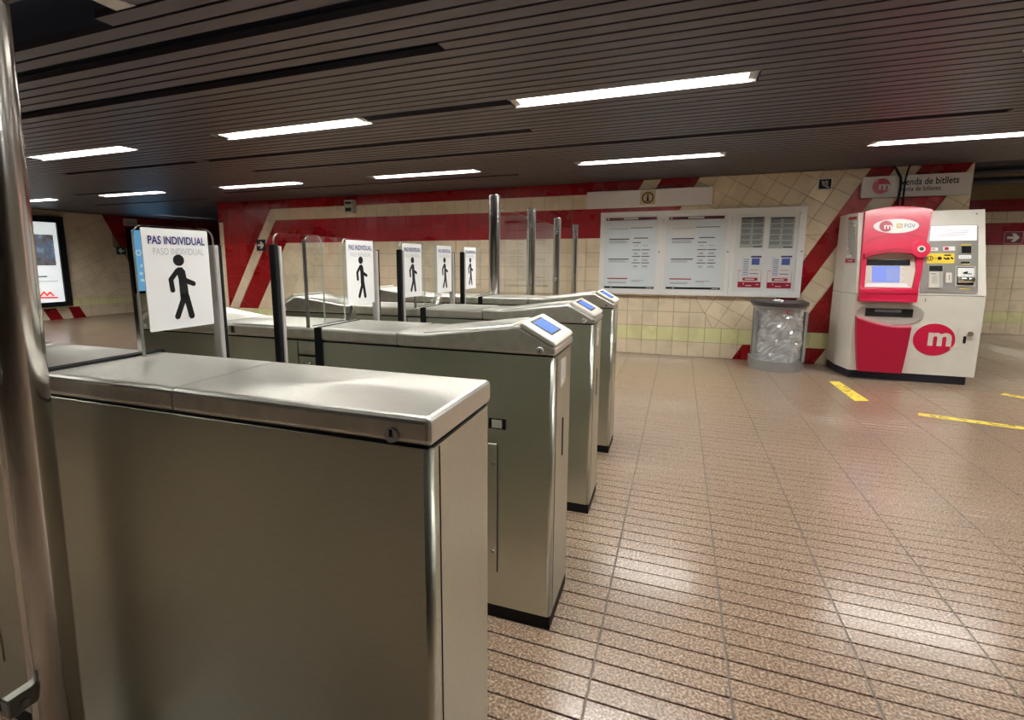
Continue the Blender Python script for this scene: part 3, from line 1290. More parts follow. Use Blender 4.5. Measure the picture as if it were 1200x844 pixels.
# ------------------------------------------------------------------ display case on the back wall
DY = 7.405
dc = thing('display_case', (.18, YB, .85), 'white framed wall display case with three glazed doors of notices', 'display case')
fw = lambda u, v, d: (u, d, v)
t = BM()
box(t, -1.09, 1.45, DY + .022, YB - .007, .855, 1.995)
part('back_box', t, M['case_white'], dc)
doors = [(-1.09, -.252), (-.252, .606), (.606, 1.45)]
openings = [(-1.035, -.31, .92, 1.945), (-.205, .555, .92, 1.945), (.66, 1.375, .92, 1.925)]
for (a, c), (p, q, r_, s_) in zip(doors, openings):
    t = BM()
    prism(t, rect(a + .003, c - .003, .855, 1.995), fw, DY, DY + .022, [rect(p, q, r_, s_)])
    d = part('door', t, M['case_white'], dc)
    t = BM()
    box(t, p, q, DY + .010, DY + .013, r_, s_)
    part('pane', t, M['case_glass'], d)
    t = BM()
    tube(t, (c - .028, DY, 1.44), (c - .028, DY - .006, 1.44), .011, 12)
    part('door_lock', t, M['dark_chrome'], d)
    t = BM()
    for zz in (1.02, 1.85):
        tube(t, (a + .016, DY - .004, zz - .04), (a + .016, DY - .004, zz + .04), .006, 8)
    part('hinge', t, M['case_white'], d)


def bars(bm, rows, y0, y1):
    for x0, x1, za, zb in rows:
        box(bm, x0, x1, y0, y1, za, zb)


def fare_poster(x0, x1, z0, z1, label, hl):
    y = DY + .0205
    o = thing('notice_poster', ((x0 + x1) / 2, y, z0), label, 'poster', 'notices in the display case')
    W, Hh = x1 - x0, z1 - z0
    X = lambda u: x0 + u * W
    Z = lambda v: z0 + v * Hh
    t = BM()
    box(t, x0, x1, y - .001, y + .0014, z0, z1)
    part('sheet', t, M['poster'], o)
    t = BM()
    box(t, X(0), X(1), y - .0018, y - .001, Z(.955), Z(.995))
    h = part('header_bar', t, M['print_darkred'], o)
    t = BM()
    bars(t, [(X(.35), X(.64), Z(.967), Z(.985)), (X(.03), X(.06), Z(.967), Z(.985))], y - .0024, y - .0018)
    part('header_print', t, M['white_sheet'], h)
    t = BM()
    box(t, X(0), X(1), y - .0018, y - .001, Z(0.002), Z(.03))
    fb = part('footer_bar', t, M['print_black'], o)
    t = BM()
    bars(t, [(X(.12), X(.16), Z(.008), Z(.024)), (X(.85), X(.97), Z(.008), Z(.022))], y - .0024, y - .0018)
    part('footer_print', t, M['print_grey'], fb)
    t = BM()
    R = []
    for zz in (.69, .41):
        R.append((X(.07), X(.48), Z(zz), Z(zz + .013)))
    R += [(X(.5), X(.93), Z(.845), Z(.853)), (X(.07), X(.46), Z(.835), Z(.839))]
    for zz in (.64, .54, .45, .36):
        R.append((X(.55), X(.71), Z(zz), Z(zz + .010)))
        if zz < .6:
            R.append((X(.73), X(.89), Z(zz), Z(zz + .010)))
    bars(t, R, y - .0018, y - .001)
    part('print_lines', t, M['print_black'], o, kind='stuff')
    t = BM()
    R = []
    random.seed(int(x0 * 100) + 5)
    for zz in (.67, .655, .64, .39, .375, .09, .075):
        R.append((X(.07), X(.07 + random.uniform(.3, .41)), Z(zz), Z(zz + .005)))
    for zz in (.50, .485, .41, .395, .32, .305, .60):
        R.append((X(.58), X(.66), Z(zz), Z(zz + .006)))
        R.append((X(.75), X(.86), Z(zz), Z(zz + .006)))
    R += [(X(.57), X(.85), Z(.70), Z(.715)), (X(.55), X(.8), Z(.115), Z(.12)), (X(.55), X(.72), Z(.10), Z(.105))]
    bars(t, R, y - .0018, y - .001)
    part('print_lines', t, M['print_mid'], o, kind='stuff')
    t = BM()
    box(t, X(.06), X(.47), y - .0018, y - .001, Z(.135), Z(.15))
    part('print_lines', t, M['print_red'], o)
    if hl:
        t = BM()
        box(t, X(0.02), X(.49), y - .0018, y - .001, Z(.73), Z(.93))
        part('print_block', t, M['case_white'], o)


fare_poster(-1.01, -.33, .93, 1.925, 'pale blue notice with dark red header in the left door of the case', False)
fare_poster(-.17, .515, .935, 1.915, 'pale blue notice with dark red header in the middle door of the case', True)


def timetable(x0, x1, z0, z1, label):
    y = DY + .0205
    o = thing('timetable', ((x0 + x1) / 2, y, z0), label, 'timetable')
    t = BM()
    box(t, x0, x1, y - .001, y + .0014, z0, z1)
    part('sheet', t, M['poster_grey'], o)
    t = BM()
    m_ = (x0 + x1) / 2
    for a, c in ((x0 + .01, m_ - .008), (m_ + .008, x1 - .01)):
        n = 22
        for i in range(n):
            za = z0 + .05 + (z1 - z0 - .06) * i / n
            if i in (3, 8, 13, 17):
                continue
            box(t, a, c - random.uniform(0, .02), y - .0018, y - .001, za, za + .010)
    part('print_lines', t, M['print_mid'], o, kind='stuff')
    t = BM()
    box(t, x1 - .11, x1 - .01, y - .0018, y - .001, z0 + .008, z0 + .02)
    box(t, x0 + .01, x1 - .01, y - .0018, y - .001, z1 - .016, z1 - .006)
    part('print_lines', t, M['print_black'], o)


timetable(.715, .985, 1.49, 1.88, 'grey timetable sheet at upper left of the right case door')
timetable(1.05, 1.325, 1.48, 1.87, 'grey timetable sheet at upper right of the right case door')


def leaflet(x0, x1, z0, z1, label):
    y = DY + .0205
    o = thing('leaflet', ((x0 + x1) / 2, y, z0), label, 'leaflet')
    W, Hh = x1 - x0, z1 - z0
    X = lambda u: x0 + u * W
    Z = lambda v: z0 + v * Hh
    t = BM()
    prism(t, [(X(0), z0), (X(1), z0), (X(1), Z(.58)), (X(.97), z1), (X(.12), z1), (X(.12), Z(.56)), (X(0), Z(.55))], fw, y - .001, y + .0014)
    part('sheet', t, M['white_sheet'], o)
    t = BM()
    bars(t, [(X(0), X(1), Z(0), Z(.18)), (X(.2), X(.85), Z(.22), Z(.31))], y - .0018, y - .001)
    part('print_block', t, M['print_red'], o)
    t = BM()
    bars(t, [(X(0), X(.012), Z(.18), Z(.55)), (X(.985), X(1), Z(.18), Z(.55)), (X(.0), X(.12), Z(.53), Z(.55)), (X(.5), X(.85), Z(.55), Z(.565)), (X(.18), X(.85), Z(.33), Z(.34))], y - .0018, y - .001)
    part('print_lines', t, M['print_pink'], o)
    t = BM()
    bars(t, [(X(.5), X(.95), Z(.95), Z(1.0)), (X(.16), X(.165), Z(.36), Z(.98)), (X(.48), X(.85), Z(.43), Z(.45))], y - .0018, y - .001)
    part('print_lines', t, M['print_navy'], o)
    t = BM()
    bars(t, [(X(.54), X(.88), Z(.72), Z(.92))] + [(X(.2), X(.42), Z(.4 + .06 * i), Z(.42 + .06 * i)) for i in range(9)], y - .0018, y - .001)
    part('print_block', t, M['print_blue'], o)
    t = BM()
    bars(t, [(X(.22), X(.27), Z(.10), Z(.14)), (X(.35), X(.6), Z(.05), Z(.075)), (X(.78), X(.92), Z(.09), Z(.11)), (X(.3), X(.7), Z(.25), Z(.28))], y - .0024, y - .0018)
    part('print_lines', t, M['white_sheet'], o)


leaflet(.725, .995, .975, 1.385, 'white leaflet with red foot at lower left of the right case door')
leaflet(1.065, 1.34, .97, 1.385, 'white leaflet with red foot at lower right of the right case door')

# information strip over the display case
o = thing('information_sign', (-.47, YB, 2.05), 'long white blank sign panel with a small information symbol, over the display case', 'sign')
t = BM()
box(t, -1.29, .352, YB - .062, YB - .006, 2.052, 2.287, 0, .006, 2)
part('panel', t, M['white_plastic'], o)
t = BM()
box(t, -.56, -.362, YB - .066, YB - .061, 2.082, 2.268)
pl = part('symbol_plate', t, M['tan_sign'], o)
t = BM()
fwy = lambda u, v, d: (u, YB - d, v)
prism(t, disc_pts(-.461, 2.175, .076, n=32), fwy, .066, .0675, [disc_pts(-.461, 2.175, .060, n=32)])
prism(t, disc_pts(-.461, 2.210, .014, n=12), fwy, .066, .0675)
prism(t, rect(-.474, -.448, 2.135, 2.190), fwy, .066, .0675)
prism(t, rect(-.487, -.435, 2.128, 2.140), fwy, .066, .0675)
part('symbol', t, M['print_black'], pl)

# small dark square pictogram on the wall
o = thing('pictogram_sign', (1.615, YB, 2.19), 'small square black pictogram sign high on the wall right of the display case', 'sign')
t = BM()
box(t, 1.535, 1.69, YB - .018, YB - .006, 2.185, 2.325)
part('plate', t, M['case_white'], o)
t = BM()
box(t, 1.548, 1.677, YB - .020, YB - .0178, 2.197, 2.313)
part('field', t, M['print_black'], o)
t = BM()
for a in (stroke((1.585, 2.285), (1.60, 2.245), .012), stroke((1.60, 2.245), (1.635, 2.225), .011), stroke((1.60, 2.275), (1.638, 2.28), .010),
          stroke((1.635, 2.25), (1.622, 2.29), .010), stroke((1.63, 2.222), (1.655, 2.213), .010)):
    prism(t, a, fwy, .020, .0215)
part('symbol', t, M['print_grey'], o)


def arrow(bm, cx, cz, s_, f, d0, d1, flip=1):
    pts = [(-.36, -.09), (.02, -.09), (-.12, -.30), (.10, -.30), (.36, 0), (.10, .30), (-.12, .30), (.02, .09), (-.36, .09)]
    prism(bm, [(cx + flip * u * s_, cz + v * s_) for u, v in pts], f, d0, d1)


o = thing('arrow_sign', (-7.37, YB, 1.51), 'black square sign with white right arrow on the red left end of the back wall', 'sign')
t = BM()
box(t, -7.475, -7.265, YB - .02, YB - .006, 1.505, 1.712)
part('plate', t, M['print_black'], o)
t = BM()
arrow(t, -7.37, 1.608, .21, fwy, .020, .0215)
part('arrow', t, M['bezel'], o)

# grey box on the cream band
o = thing('wall_box', (-5.31, YB, 2.12), 'small grey box with two dark windows on the cream band of the back wall', 'clock')
t = BM()
box(t, -5.395, -5.225, YB - .12, YB - .006, 2.12, 2.34, 0, .006, 2)
part('casing', t, M['machine_pale'], o)
t = BM()
box(t, -5.37, -5.25, YB - .122, YB - .119, 2.15, 2.21)
box(t, -5.37, -5.25, YB - .122, YB - .119, 2.27, 2.31)
part('window', t, M['print_black'], o)

# ticket sales sign over the machine
o = thing('ticket_sales_sign', (2.5, 7.40, 2.06), 'white sign panel with red round symbol and ticket sales lettering above the machine', 'sign')
t = BM()
box(t, 1.985, 3.02, 7.40, 7.46, 2.065, 2.31, 0, .005, 2)
part('panel', t, M['white_plastic'], o)
fs_ = lambda u, v, d: (u, 7.40 - d, v)
t = BM()
prism(t, disc_pts(2.175, 2.195, .088, .088, 32), fs_, .0, .0015)
sy = part('round_symbol', t, M['machine_red_dark'], o)
t = BM()
text(t, 'm', 2.150, 2.262, 2.150, 2.218, fs_, .0022, .03)
part('lettering', t, M['white_sheet'], sy)
t = BM()
text(t, 'Venda de bitllets', 2.355, 2.90, 2.195, 2.272, fs_, .0015, .012)
text(t, 'venta de billetes', 2.36, 2.74, 2.125, 2.178, fs_, .0015, .008)
part('lettering', t, M['print_black'], o)
# two dark curved strands drawn in front of it
bm = BM()
pts = [(2.245, 7.36, 2.45), (2.30, 7.365, 2.36), (2.345, 7.37, 2.28), (2.355, 7.375, 2.18), (2.350, 7.38, 2.06), (2.345, 7.385, 1.96)]
for a, c in zip(pts, pts[1:]):
    tube(bm, a, c, .013, 8)
single('dark_strand', bm, M['black'], 'dark curved cable hanging from the ceiling across the ticket sales sign', 'strand')
bm = BM()
pts = [(2.42, 7.335, 2.45), (2.395, 7.335, 2.36), (2.382, 7.34, 2.26), (2.382, 7.345, 2.12), (2.387, 7.35, 1.96)]
for a, c in zip(pts, pts[1:]):
    tube(bm, a, c, .009, 8)
single('dark_strand', bm, M['black'], 'thinner dark cable hanging beside another across the ticket sales sign', 'strand')

# arrow sign on the wall at the end of the right passage
o = thing('arrow_sign', (5.46, YR, 1.61), 'red square sign with pale right arrow on the far wall of the right passage', 'sign')
t = BM()
fr_ = lambda u, v, d: (u, YR - d, v)
prism(t, rect(5.33, 5.60, 1.615, 1.83), fr_, .006, .02)
part('plate', t, M['print_darkred'], o)
t = BM()
prism(t, rect(5.33, 5.60, 1.615, 1.83), fr_, .020, .022, [rect(5.342, 5.588, 1.627, 1.818)])
part('border', t, M['print_pink'], o)
t = BM()
arrow(t, 5.465, 1.722, .24, fr_, .020, .022)
part('arrow', t, M['bezel'], o)

# ------------------------------------------------------------------ ticket machine
tm = thing('ticket_machine', (2.4, 7.05, 0), 'white and crimson ticket vending machine standing against the striped wall', 'ticket machine')
MX0, MX1 = 1.855, 2.985
MC = 1.80
yf = lambda z: 6.72 if z <= .95 else 6.72 + .22 * (z - .95) / .91


def fm_(u, v, d):
    """on the machine's front: u = x, v = z, d = out of the face"""
    return (u, yf(v) - d, v)


plan = lambda y: [(MX0, y), (MX1, y), (MX1, 7.42), (MC, 7.42), (MC, y + .33)]
t = BM()
prism(t, [(MX0, 6.72), (MX1, 6.72), (MX1, 7.42), (MC, 7.42), (MC, 7.05)], fxy, .095, .955)
part('lower_cabinet', t, M['machine'], tm)
t = BM()
lo = [(MX0, 6.72), (MX1, 6.72), (MX1, 7.42), (MC, 7.42), (MC, 7.05)]
hi = [(MX0, 6.94), (MX1 - .015, 6.94), (MX1 - .015, 7.42), (MC, 7.42), (MC, 7.12)]
A = [t.verts.new((x, y, .962)) for x, y in lo]
Bv = [t.verts.new((x, y, 1.86)) for x, y in hi]
t.faces.new(A)
t.faces.new(Bv)
for i in range(5):
    j = (i + 1) % 5
    t.faces.new([A[i], A[j], Bv[j], Bv[i]])
bmesh.ops.recalc_face_normals(t, faces=t.faces)
part('upper_cabinet', t, M['machine'], tm)
t = BM()
prism(t, [(MX0 + .015, 6.735), (MX1 - .012, 6.735), (MX1 - .012, 7.41), (MC + .015, 7.41), (MC + .015, 7.06)], fxy, .93, .97)
part('cabinet_joint', t, M['print_mid'], tm)
t = BM()
prism(t, [(MX0 + .02, 6.765), (MX1 - .05, 6.765), (MX1 - .05, 7.41), (MC + .01, 7.41), (MC + .01, 7.07)], fxy, 0, .097)
part('plinth', t, M['navy'], tm)


def interp(p, q, n):
    return [(p[0] + (q[0] - p[0]) * i / n, p[1] + (q[1] - p[1]) * i / n) for i in range(n)]


def arc3(p, m, q, n=14):
    """quadratic through p, m (middle), q"""
    c = (2 * m[0] - (p[0] + q[0]) / 2, 2 * m[1] - (p[1] + q[1]) / 2)
    return [((1 - s) ** 2 * p[0] + 2 * s * (1 - s) * c[0] + s * s * q[0], (1 - s) ** 2 * p[1] + 2 * s * (1 - s) * c[1] + s * s * q[1]) for s in [i / n for i in range(n + 1)]]


# crimson front: hood, frame round the screen, apron
hood_top = arc3((2.505, 1.87), (2.20, 1.915), (1.905, 1.868))
edge_l = arc3((1.905, 1.868), (1.885, 1.40), (1.872, .95))
edge_r = [(2.385, .95), (2.415, 1.15), (2.452, 1.45), (2.485, 1.70)]
hole = [(1.915, 1.03), (2.355, 1.03), (2.385, 1.22), (2.375, 1.36)] + arc3((2.33, 1.395), (2.14, 1.41), (1.93, 1.355))
t = BM()
prism(t, edge_r + hood_top + edge_l[1:-1] + [(1.872, .95)], fm_, -.01, .055, [hole])
fa = part('crimson_front', t, M['machine_red'], tm)
t = BM()
prism(t, arc3((1.888, 1.505), (2.17, 1.605), (2.462, 1.555)) + arc3((2.463, 1.562), (2.17, 1.617), (1.888, 1.518)), fm_, .053, .060)
prism(t, arc3((1.90, 1.36), (2.14, 1.415), (2.34, 1.395)) + arc3((2.34, 1.435), (2.14, 1.455), (1.90, 1.40)), fm_, .05, .085)
part('front_ridge', t, M['machine_red_dark'], fa)
t = BM()
prism(t, disc_pts(2.402, 1.448, .085, .09, 24), fm_, .04, .082)
part('sensor_boss', t, M['machine_red'], fa)
t = BM()
prism(t, disc_pts(2.405, 1.450, .034, .034, 20), fm_, .082, .09)
sn = part('sensor_ring', t, M['bezel'], tm)
t = BM()
prism(t, disc_pts(2.405, 1.450, .020, .020, 16), fm_, .09, .094)
part('sensor_lens', t, M['green_knob'], sn)
t = BM()
prism(t, [(1.872, .885), (2.385, .885), (2.392, 1.015), (1.875, 1.015)], fm_, .02, .075)
part('crimson_ledge', t, M['machine_red'], tm)
t = BM()
prism(t, [(1.872, .975), (2.388, .975), (2.388, .984), (1.872, .984)], fm_, .074, .078)
part('ledge_groove', t, M['machine_red_dark'], tm)
t = BM()
prism(t, arc3((1.872, .88), (2.15, .905), (2.385, .885)) + [(2.385, .93), (1.872, .93)], fm_, .0, .07)
part('crimson_lip', t, M['machine_red_dark'], tm)
# white screen surround and display
t = BM()
prism(t, hole, fm_, -.012, .006)
nb = part('screen_surround', t, M['bezel'], tm)
t = BM()
prism(t, [(1.935, 1.275), (2.335, 1.275), (2.335, 1.335), (1.935, 1.335)], fm_, .006, .012)
part('screen_hood', t, M['black_gloss'], nb)
t = BM()
prism(t, [(1.915, 1.035), (2.34, 1.035), (2.30, 1.08), (1.95, 1.08)], fm_, .006, .018)
part('screen_sill', t, M['white_sheet'], nb)
t = BM()
prism(t, rect(1.995, 2.245, 1.09, 1.265), fm_, .006, .010)
dp = part('display', t, M['display'], nb, label='lit blue display')
t = BM()
prism(t, rect(2.125, 2.235, 1.105, 1.245), fm_, .010, .011)
part('display_window', t, M['display2'], tm)
t = BM()
for u, v in ((1.975, 1.10), (2.275, 1.10), (2.275, 1.17), (2.275, 1.24)):
    prism(t, rect(u - .010, u + .010, v - .004, v + .004), fm_, .006, .008)
part('screen_mark', t, M['machine_pale'], nb)
# white oval badge with marks
t = BM()
prism(t, disc_pts(2.185, 1.700, .205, .078, 40), fm_, .05, .058)
bd = part('badge', t, M['white_sheet'], tm)
t = BM()
prism(t, disc_pts(2.095, 1.700, .060, .060, 28), fm_, .058, .0595)
part('badge_symbol', t, M['machine_red_dark'], bd)
t = BM()
text(t, 'm', 2.078, 2.150, 1.668, 1.712, fm_, .0602, .03)
part('badge_lettering', t, M['white_sheet'], bd)
t = BM()
prism(t, rect(2.190, 2.245, 1.675, 1.728), fm_, .058, .0595, [rect(2.202, 2.234, 1.690, 1.714)])
prism(t, stroke((2.206, 1.70), (2.215, 1.692), .005), fm_, .058, .0595)
prism(t, stroke((2.215, 1.692), (2.232, 1.715), .005), fm_, .058, .0595)
part('badge_symbol', t, M['tan_sign'], bd)
t = BM()
text(t, 'FGV', 2.262, 2.358, 1.680, 1.722, fm_, .0590, 0.012)
part('badge_lettering', t, M['print_mid'], bd)
# ticket tray
ov = [(2.18 + .305 * math.cos(a), .752 + .130 * math.sin(a)) for a in [2 * PI * i / 48 for i in range(48)]]
t = BM()
prism(t, ov, fm_, -.005, .012)
tr = part('ticket_tray', t, M['machine_pale'], tm)
t = BM()
prism(t, rect(1.955, 2.385, .715, .805), fm_, .012, .016)
part('tray_mouth', t, M['gap'], tr)
t = BM()
prism(t, rect(2.04, 2.28, .765, .795), fm_, .016, .018)
part('tray_flap', t, M['print_mid'], tr)
# apron
ap_top = arc3((1.868, .70), (2.13, .615), (2.372, .61))
t = BM()
prism(t, [(2.335, .098), (1.935, .098)] + arc3((1.935, .098), (1.895, .40), (1.868, .70))[1:-1] + ap_top + [(2.36, .40)], fm_, 0, .06)
ap = part('crimson_apron', t, M['machine_red_dark'], tm)
t = BM()
prism(t, ap_top + [(x, z + .018) for x, z in ap_top[::-1]], fm_, .0, .055)
part('apron_edge', t, M['print_pink'], ap)
# big oval symbol, lock, key plate
t = BM()
prism(t, disc_pts(2.60, .482, .182, .174, 48), fm_, .0, .003)
sb = part('round_symbol', t, M['machine_red'], tm)
t = BM()
text(t, 'm', 2.548, 2.752, .415, .560, fm_, .004, .035)
part('lettering', t, M['bezel'], sb)
t = BM()
prism(t, [(2.735, .395), (2.79, .395), (2.79, .425)], fm_, .0035, .0045)
part('symbol_notch', t, M['machine'], sb)
t = BM()
prism(t, rect(2.795, 2.945, .415, .625), fm_, .0, .003, [rect(2.80, 2.94, .42, .62)])
prism(t, rect(2.795, 2.945, .415, .625), fm_, .0, .0012)
lp = part('lock_plate', t, M['machine'], tm)
t = BM()
tube(t, (2.892, 6.72, .562), (2.892, 6.695, .562), .026, 20)
part('lock_knob', t, M['chrome'], lp)
t = BM()
prism(t, rect(2.846, 2.872, .455, .535, .012), fm_, .0012, .004)
part('keyhole', t, M['gap'], lp)
t = BM()
prism(t, rect(2.478, 2.486, .89, .925), fm_, .0, .002)
part('scratch', t, M['print_mid'], tm)
# grey control panel
t = BM()
prism(t, [(2.425, .985), (2.900, .985), (2.915, 1.0), (2.912, 1.68), (2.900, 1.70), (2.495, 1.70), (2.462, 1.45)], fm_, .0, .01)
cp = part('control_panel', t, M['machine_grey'], tm)
t = BM()
prism(t, [(2.500, 1.535), (2.895, 1.535), (2.895, 1.695), (2.510, 1.695)], fm_, .01, .02)
part('message_display', t, M['white_band'], cp)
t = BM()
for i in range(5):
    prism(t, rect(2.56 + .02 * i, 2.80 + .01 * i, 1.585 + .016 * i, 1.590 + .016 * i), fm_, .02, .021)
part('display_print', t, M['print_grey'], cp)
for q in ((2.50, 2.575, 1.43, 1.463, .006), (2.62, 2.72, 1.43, 1.475, .006), (2.750, 2.855, 1.345, 1.383, .008)):
    t = BM()
    prism(t, rect(*q), fm_, .01, .012)
    part('white_label', t, M['white_sheet'], cp)
t = BM()
prism(t, rect(2.508, 2.55, 1.443, 1.452), fm_, .012, .013)
prism(t, rect(2.63, 2.665, 1.436, 1.468), fm_, .012, .013)
part('label_print', t, M['print_red'], cp)
t = BM()
for i in range(4):
    prism(t, disc_pts(2.772 + .02 * i, 1.364, .005, n=8), fm_, .012, .013)
part('label_print', t, M['print_mid'], cp)
t = BM()
prism(t, rect(2.478, 2.715, 1.297, 1.402), fm_, .01, .012)
part('yellow_label', t, M['yellow'], cp)
t = BM()
prism(t, disc_pts(2.510, 1.350, .026, n=20), fm_, .012, .013, [disc_pts(2.510, 1.350, .020, n=20)])
prism(t, rect(2.507, 2.513, 1.335, 1.365), fm_, .012, .013)
prism(t, rect(2.547, 2.562, 1.347, 1.352), fm_, .012, .013)
prism(t, disc_pts(2.590, 1.350, .019, n=16), fm_, .012, .013)
prism(t, rect(2.628, 2.685, 1.375, 1.390), fm_, .012, .013)
prism(t, stroke((2.630, 1.352), (2.650, 1.340), .008), fm_, .012, .013)
prism(t, stroke((2.660, 1.352), (2.668, 1.342), .009), fm_, .012, .013)
prism(t, stroke((2.688, 1.356), (2.70, 1.345), .008), fm_, .012, .013)
part('yellow_label_print', t, M['print_black'], cp)
t = BM()
prism(t, rect(2.775, 2.852, 1.405, 1.478), fm_, .01, .016)
part('card_reader', t, M['black_gloss'], cp)
t = BM()
prism(t, rect(2.77, 2.853, 1.482, 1.495), fm_, .01, .012)
prism(t, rect(2.768, 2.842, 1.283, 1.290), fm_, .01, .012)
prism(t, rect(2.762, 2.850, 1.030, 1.038), fm_, .01, .012)
part('yellow_strip', t, M['yellow'], cp)
t = BM()
prism(t, rect(2.770, 2.842, 1.297, 1.315), fm_, .01, .013)
part('card_slot', t, M['gap'], cp)
t = BM()
prism(t, rect(2.495, 2.618, 1.035, 1.275), fm_, .01, .022)
part('keypad_housing', t, M['machine_pale'], cp)
t = BM()
prism(t, rect(2.500, 2.612, 1.215, 1.272), fm_, .022, .026)
part('keypad_hood', t, M['gap'], cp)
t = BM()
prism(t, [(2.502, 1.045), (2.585, 1.045), (2.580, 1.205), (2.502, 1.205)], fm_, .022, .026)
part('keypad_plate', t, M['bezel'], cp)
t = BM()
for i in range(3):
    for j in range(4):
        prism(t, rect(2.520 + .018 * i, 2.533 + .018 * i, 1.085 + .022 * j, 1.100 + .022 * j), fm_, .026, .030)
part('keypad_key', t, M['machine_pale'], cp)
t = BM()
prism(t, rect(2.510, 2.560, 1.183, 1.190), fm_, .026, .028)
part('keypad_print', t, M['print_black'], cp)
t = BM()
prism(t, rect(2.645, 2.695, 1.095, 1.200, .006), fm_, .01, .018)
part('coin_slot', t, M['bezel'], cp)
t = BM()
prism(t, rect(2.668, 2.674, 1.12, 1.175), fm_, .018, .019)
part('coin_slot_mouth', t, M['print_mid'], cp)
t = BM()
prism(t, rect(2.725, 2.893, 1.055, 1.27), fm_, .01, .016)
part('note_reader_frame', t, M['machine_pale'], cp)
t = BM()
prism(t, rect(2.738, 2.875, 1.075, 1.258), fm_, .016, .020)
part('note_reader_recess', t, M['gap'], cp)
t = BM()
prism(t, rect(2.740, 2.872, 1.160, 1.250), fm_, .020, .032)
part('note_reader_plate', t, M['white_sheet'], cp)
t = BM()
tube(t, (2.742, 6.735, 1.125), (2.870, 6.735, 1.125), .036, 20)
part('note_reader_roller', t, M['chrome'], cp)
t = BM()
prism(t, stroke((2.790, 1.196), (2.812, 1.205), .009), fm_, .032, .033)
prism(t, stroke((2.80, 1.192), (2.85, 1.188), .004), fm_, .032, .033)
part('note_reader_print', t, M['print_black'], cp)
t = BM()
prism(t, disc_pts(2.90, 1.815, .008, n=10), fm_, 0, .004)
part('screw', t, M['print_mid'], tm)


# notice on the slanted left side
def side(u, v, d):
    """u 0..1 along the slanted left side from the back edge to the front edge"""
    k = 0 if v <= .96 else (v - .962) / .898
    a = Vector((MC, 7.05 + .07 * k, v))
    c = Vector((MX0, 6.72 + .22 * k, v))
    p = a + (c - a) * u
    n = Vector((-(c - a).y, (c - a).x, 0)).normalized() * -1
    if n.x > 0:
        n = -n
    return tuple(p + n * d)


t = BM()
prism(t, rect(.10, .93, 1.30, 1.825), side, .0005, .003)
nt_ = part('side_notice', t, M['machine_pale'], tm)
t = BM()
for i in range(5):
    z = 1.36 + .085 * i
    prism(t, rect(.16, .88, z, z + .072), side, .003, .004)
part('notice_block', t, M['white_sheet'], nt_)
t = BM()
for i in range(5):
    z = 1.36 + .085 * i
    for k in (.052, .036):
        prism(t, rect(.22, .82, z + k, z + k + .006), side, .004, .005)
part('notice_print', t, M['print_mid'], nt_)
t = BM()
prism(t, rect(.16, .88, 1.79, 1.822), side, .003, .005)
part('notice_print', t, M['print_red'], nt_)
t = BM()
prism(t, rect(.14, .86, 1.303, 1.342), side, .003, .005)
part('notice_print', t, M['print_red'], nt_)
t = BM()
prism(t, rect(.34, .68, 1.318, 1.328), side, .005, .0058)
part('notice_print', t, M['white_sheet'], nt_)

# ------------------------------------------------------------------ litter bin
BX, BY = 1.175, 7.02
lb = thing('litter_bin', (BX, BY, 0), 'grey litter bin with clear bag and dark lid, between display case and ticket machine', 'bin')


def dshape(rx, ry, n=28, back=.26):
    """plan of the bin: rounded towards the room, flat against the wall"""
    return [(BX + rx * math.cos(a), BY + ry * math.sin(a)) for a in [PI + PI * i / n for i in range(n + 1)]] + [(BX + rx, BY + back), (BX - rx, BY + back)]


t = BM()
prism(t, dshape(.282, .285), fxy, 0, .125)
part('base', t, M['bin_grey'], lb)
t = BM()
prism(t, dshape(.278, .282), fxy, .755, .785, [dshape(.262, .262, back=.24)[::-1]])
part('top_ring', t, M['bin_grey'], lb)
for nm, x in (('l', -.268), ('r', .262)):
    t = BM()
    box(t, BX + x - .012, BX + x + .018, BY - .13, BY - .05, .12, .72)
    part('upright', t, M['bin_grey'], lb)
t = BM()
box(t, BX - .26, BX + .26, BY + .225, BY + .255, .12, .72)
part('back_panel', t, M['bin_grey'], lb)
t = BM()
n, rows = 56, 26
grid_v = []
rb = random.Random(3)
ph = [rb.uniform(0, 6) for _ in range(8)]
for j in range(rows + 1):
    v = j / rows
    z = .09 + .66 * v
    row = []
    for i in range(n):
        a = 2 * PI * i / n
        w_ = .010 * math.sin(5 * a + ph[0] + 4 * v) + .008 * math.sin(9 * a - 9 * v + ph[1]) + .006 * math.sin(14 * a + 16 * v + ph[2]) + .006 * math.sin(23 * v + 4 * a) + rb.uniform(-.006, .006)
        rx, ry = .252 + w_, .250 + w_
        yy = BY + ry * math.sin(a) * (1 if math.sin(a) < 0 else .75)
        row.append(t.verts.new((BX + rx * math.cos(a), yy, z)))
    grid_v.append(row)
for j in range(rows):
    for i in range(n):
        f = t.faces.new([grid_v[j][i], grid_v[j][(i + 1) % n], grid_v[j + 1][(i + 1) % n], grid_v[j + 1][i]])
        f.smooth = False
part('bag', t, M['bag'], lb)
t = BM()
bev_prism(t, dshape(.298, .300), fxy, .785, .832, .006, 2)
part('lid', t, M['bin_lid'], lb)
t = BM()
fb_ = lambda u, v, d: (u, BY - .282 * math.sqrt(max(0, 1 - ((u - BX) / .278) ** 2)) - d, v)
prism(t, disc_pts(1.222, .725, .026, n=20, a0=.7, a1=2 * PI - .7) + disc_pts(1.222, .725, .013, n=20, a0=.7, a1=2 * PI - .7)[::-1], fb_, .001, .004)
part('round_mark', t, M['print_red'], lb)
bm = BM()
tp = bmesh.new()
bmesh.ops.create_icosphere(tp, subdivisions=2, radius=1)
for v in tp.verts:
    v.co *= 1 + rb.uniform(-.28, .15)
    v.co = Vector((v.co.x * .058 + 1.115, v.co.y * .05 + 6.86, max(.832, v.co.z * .022 + .850)))
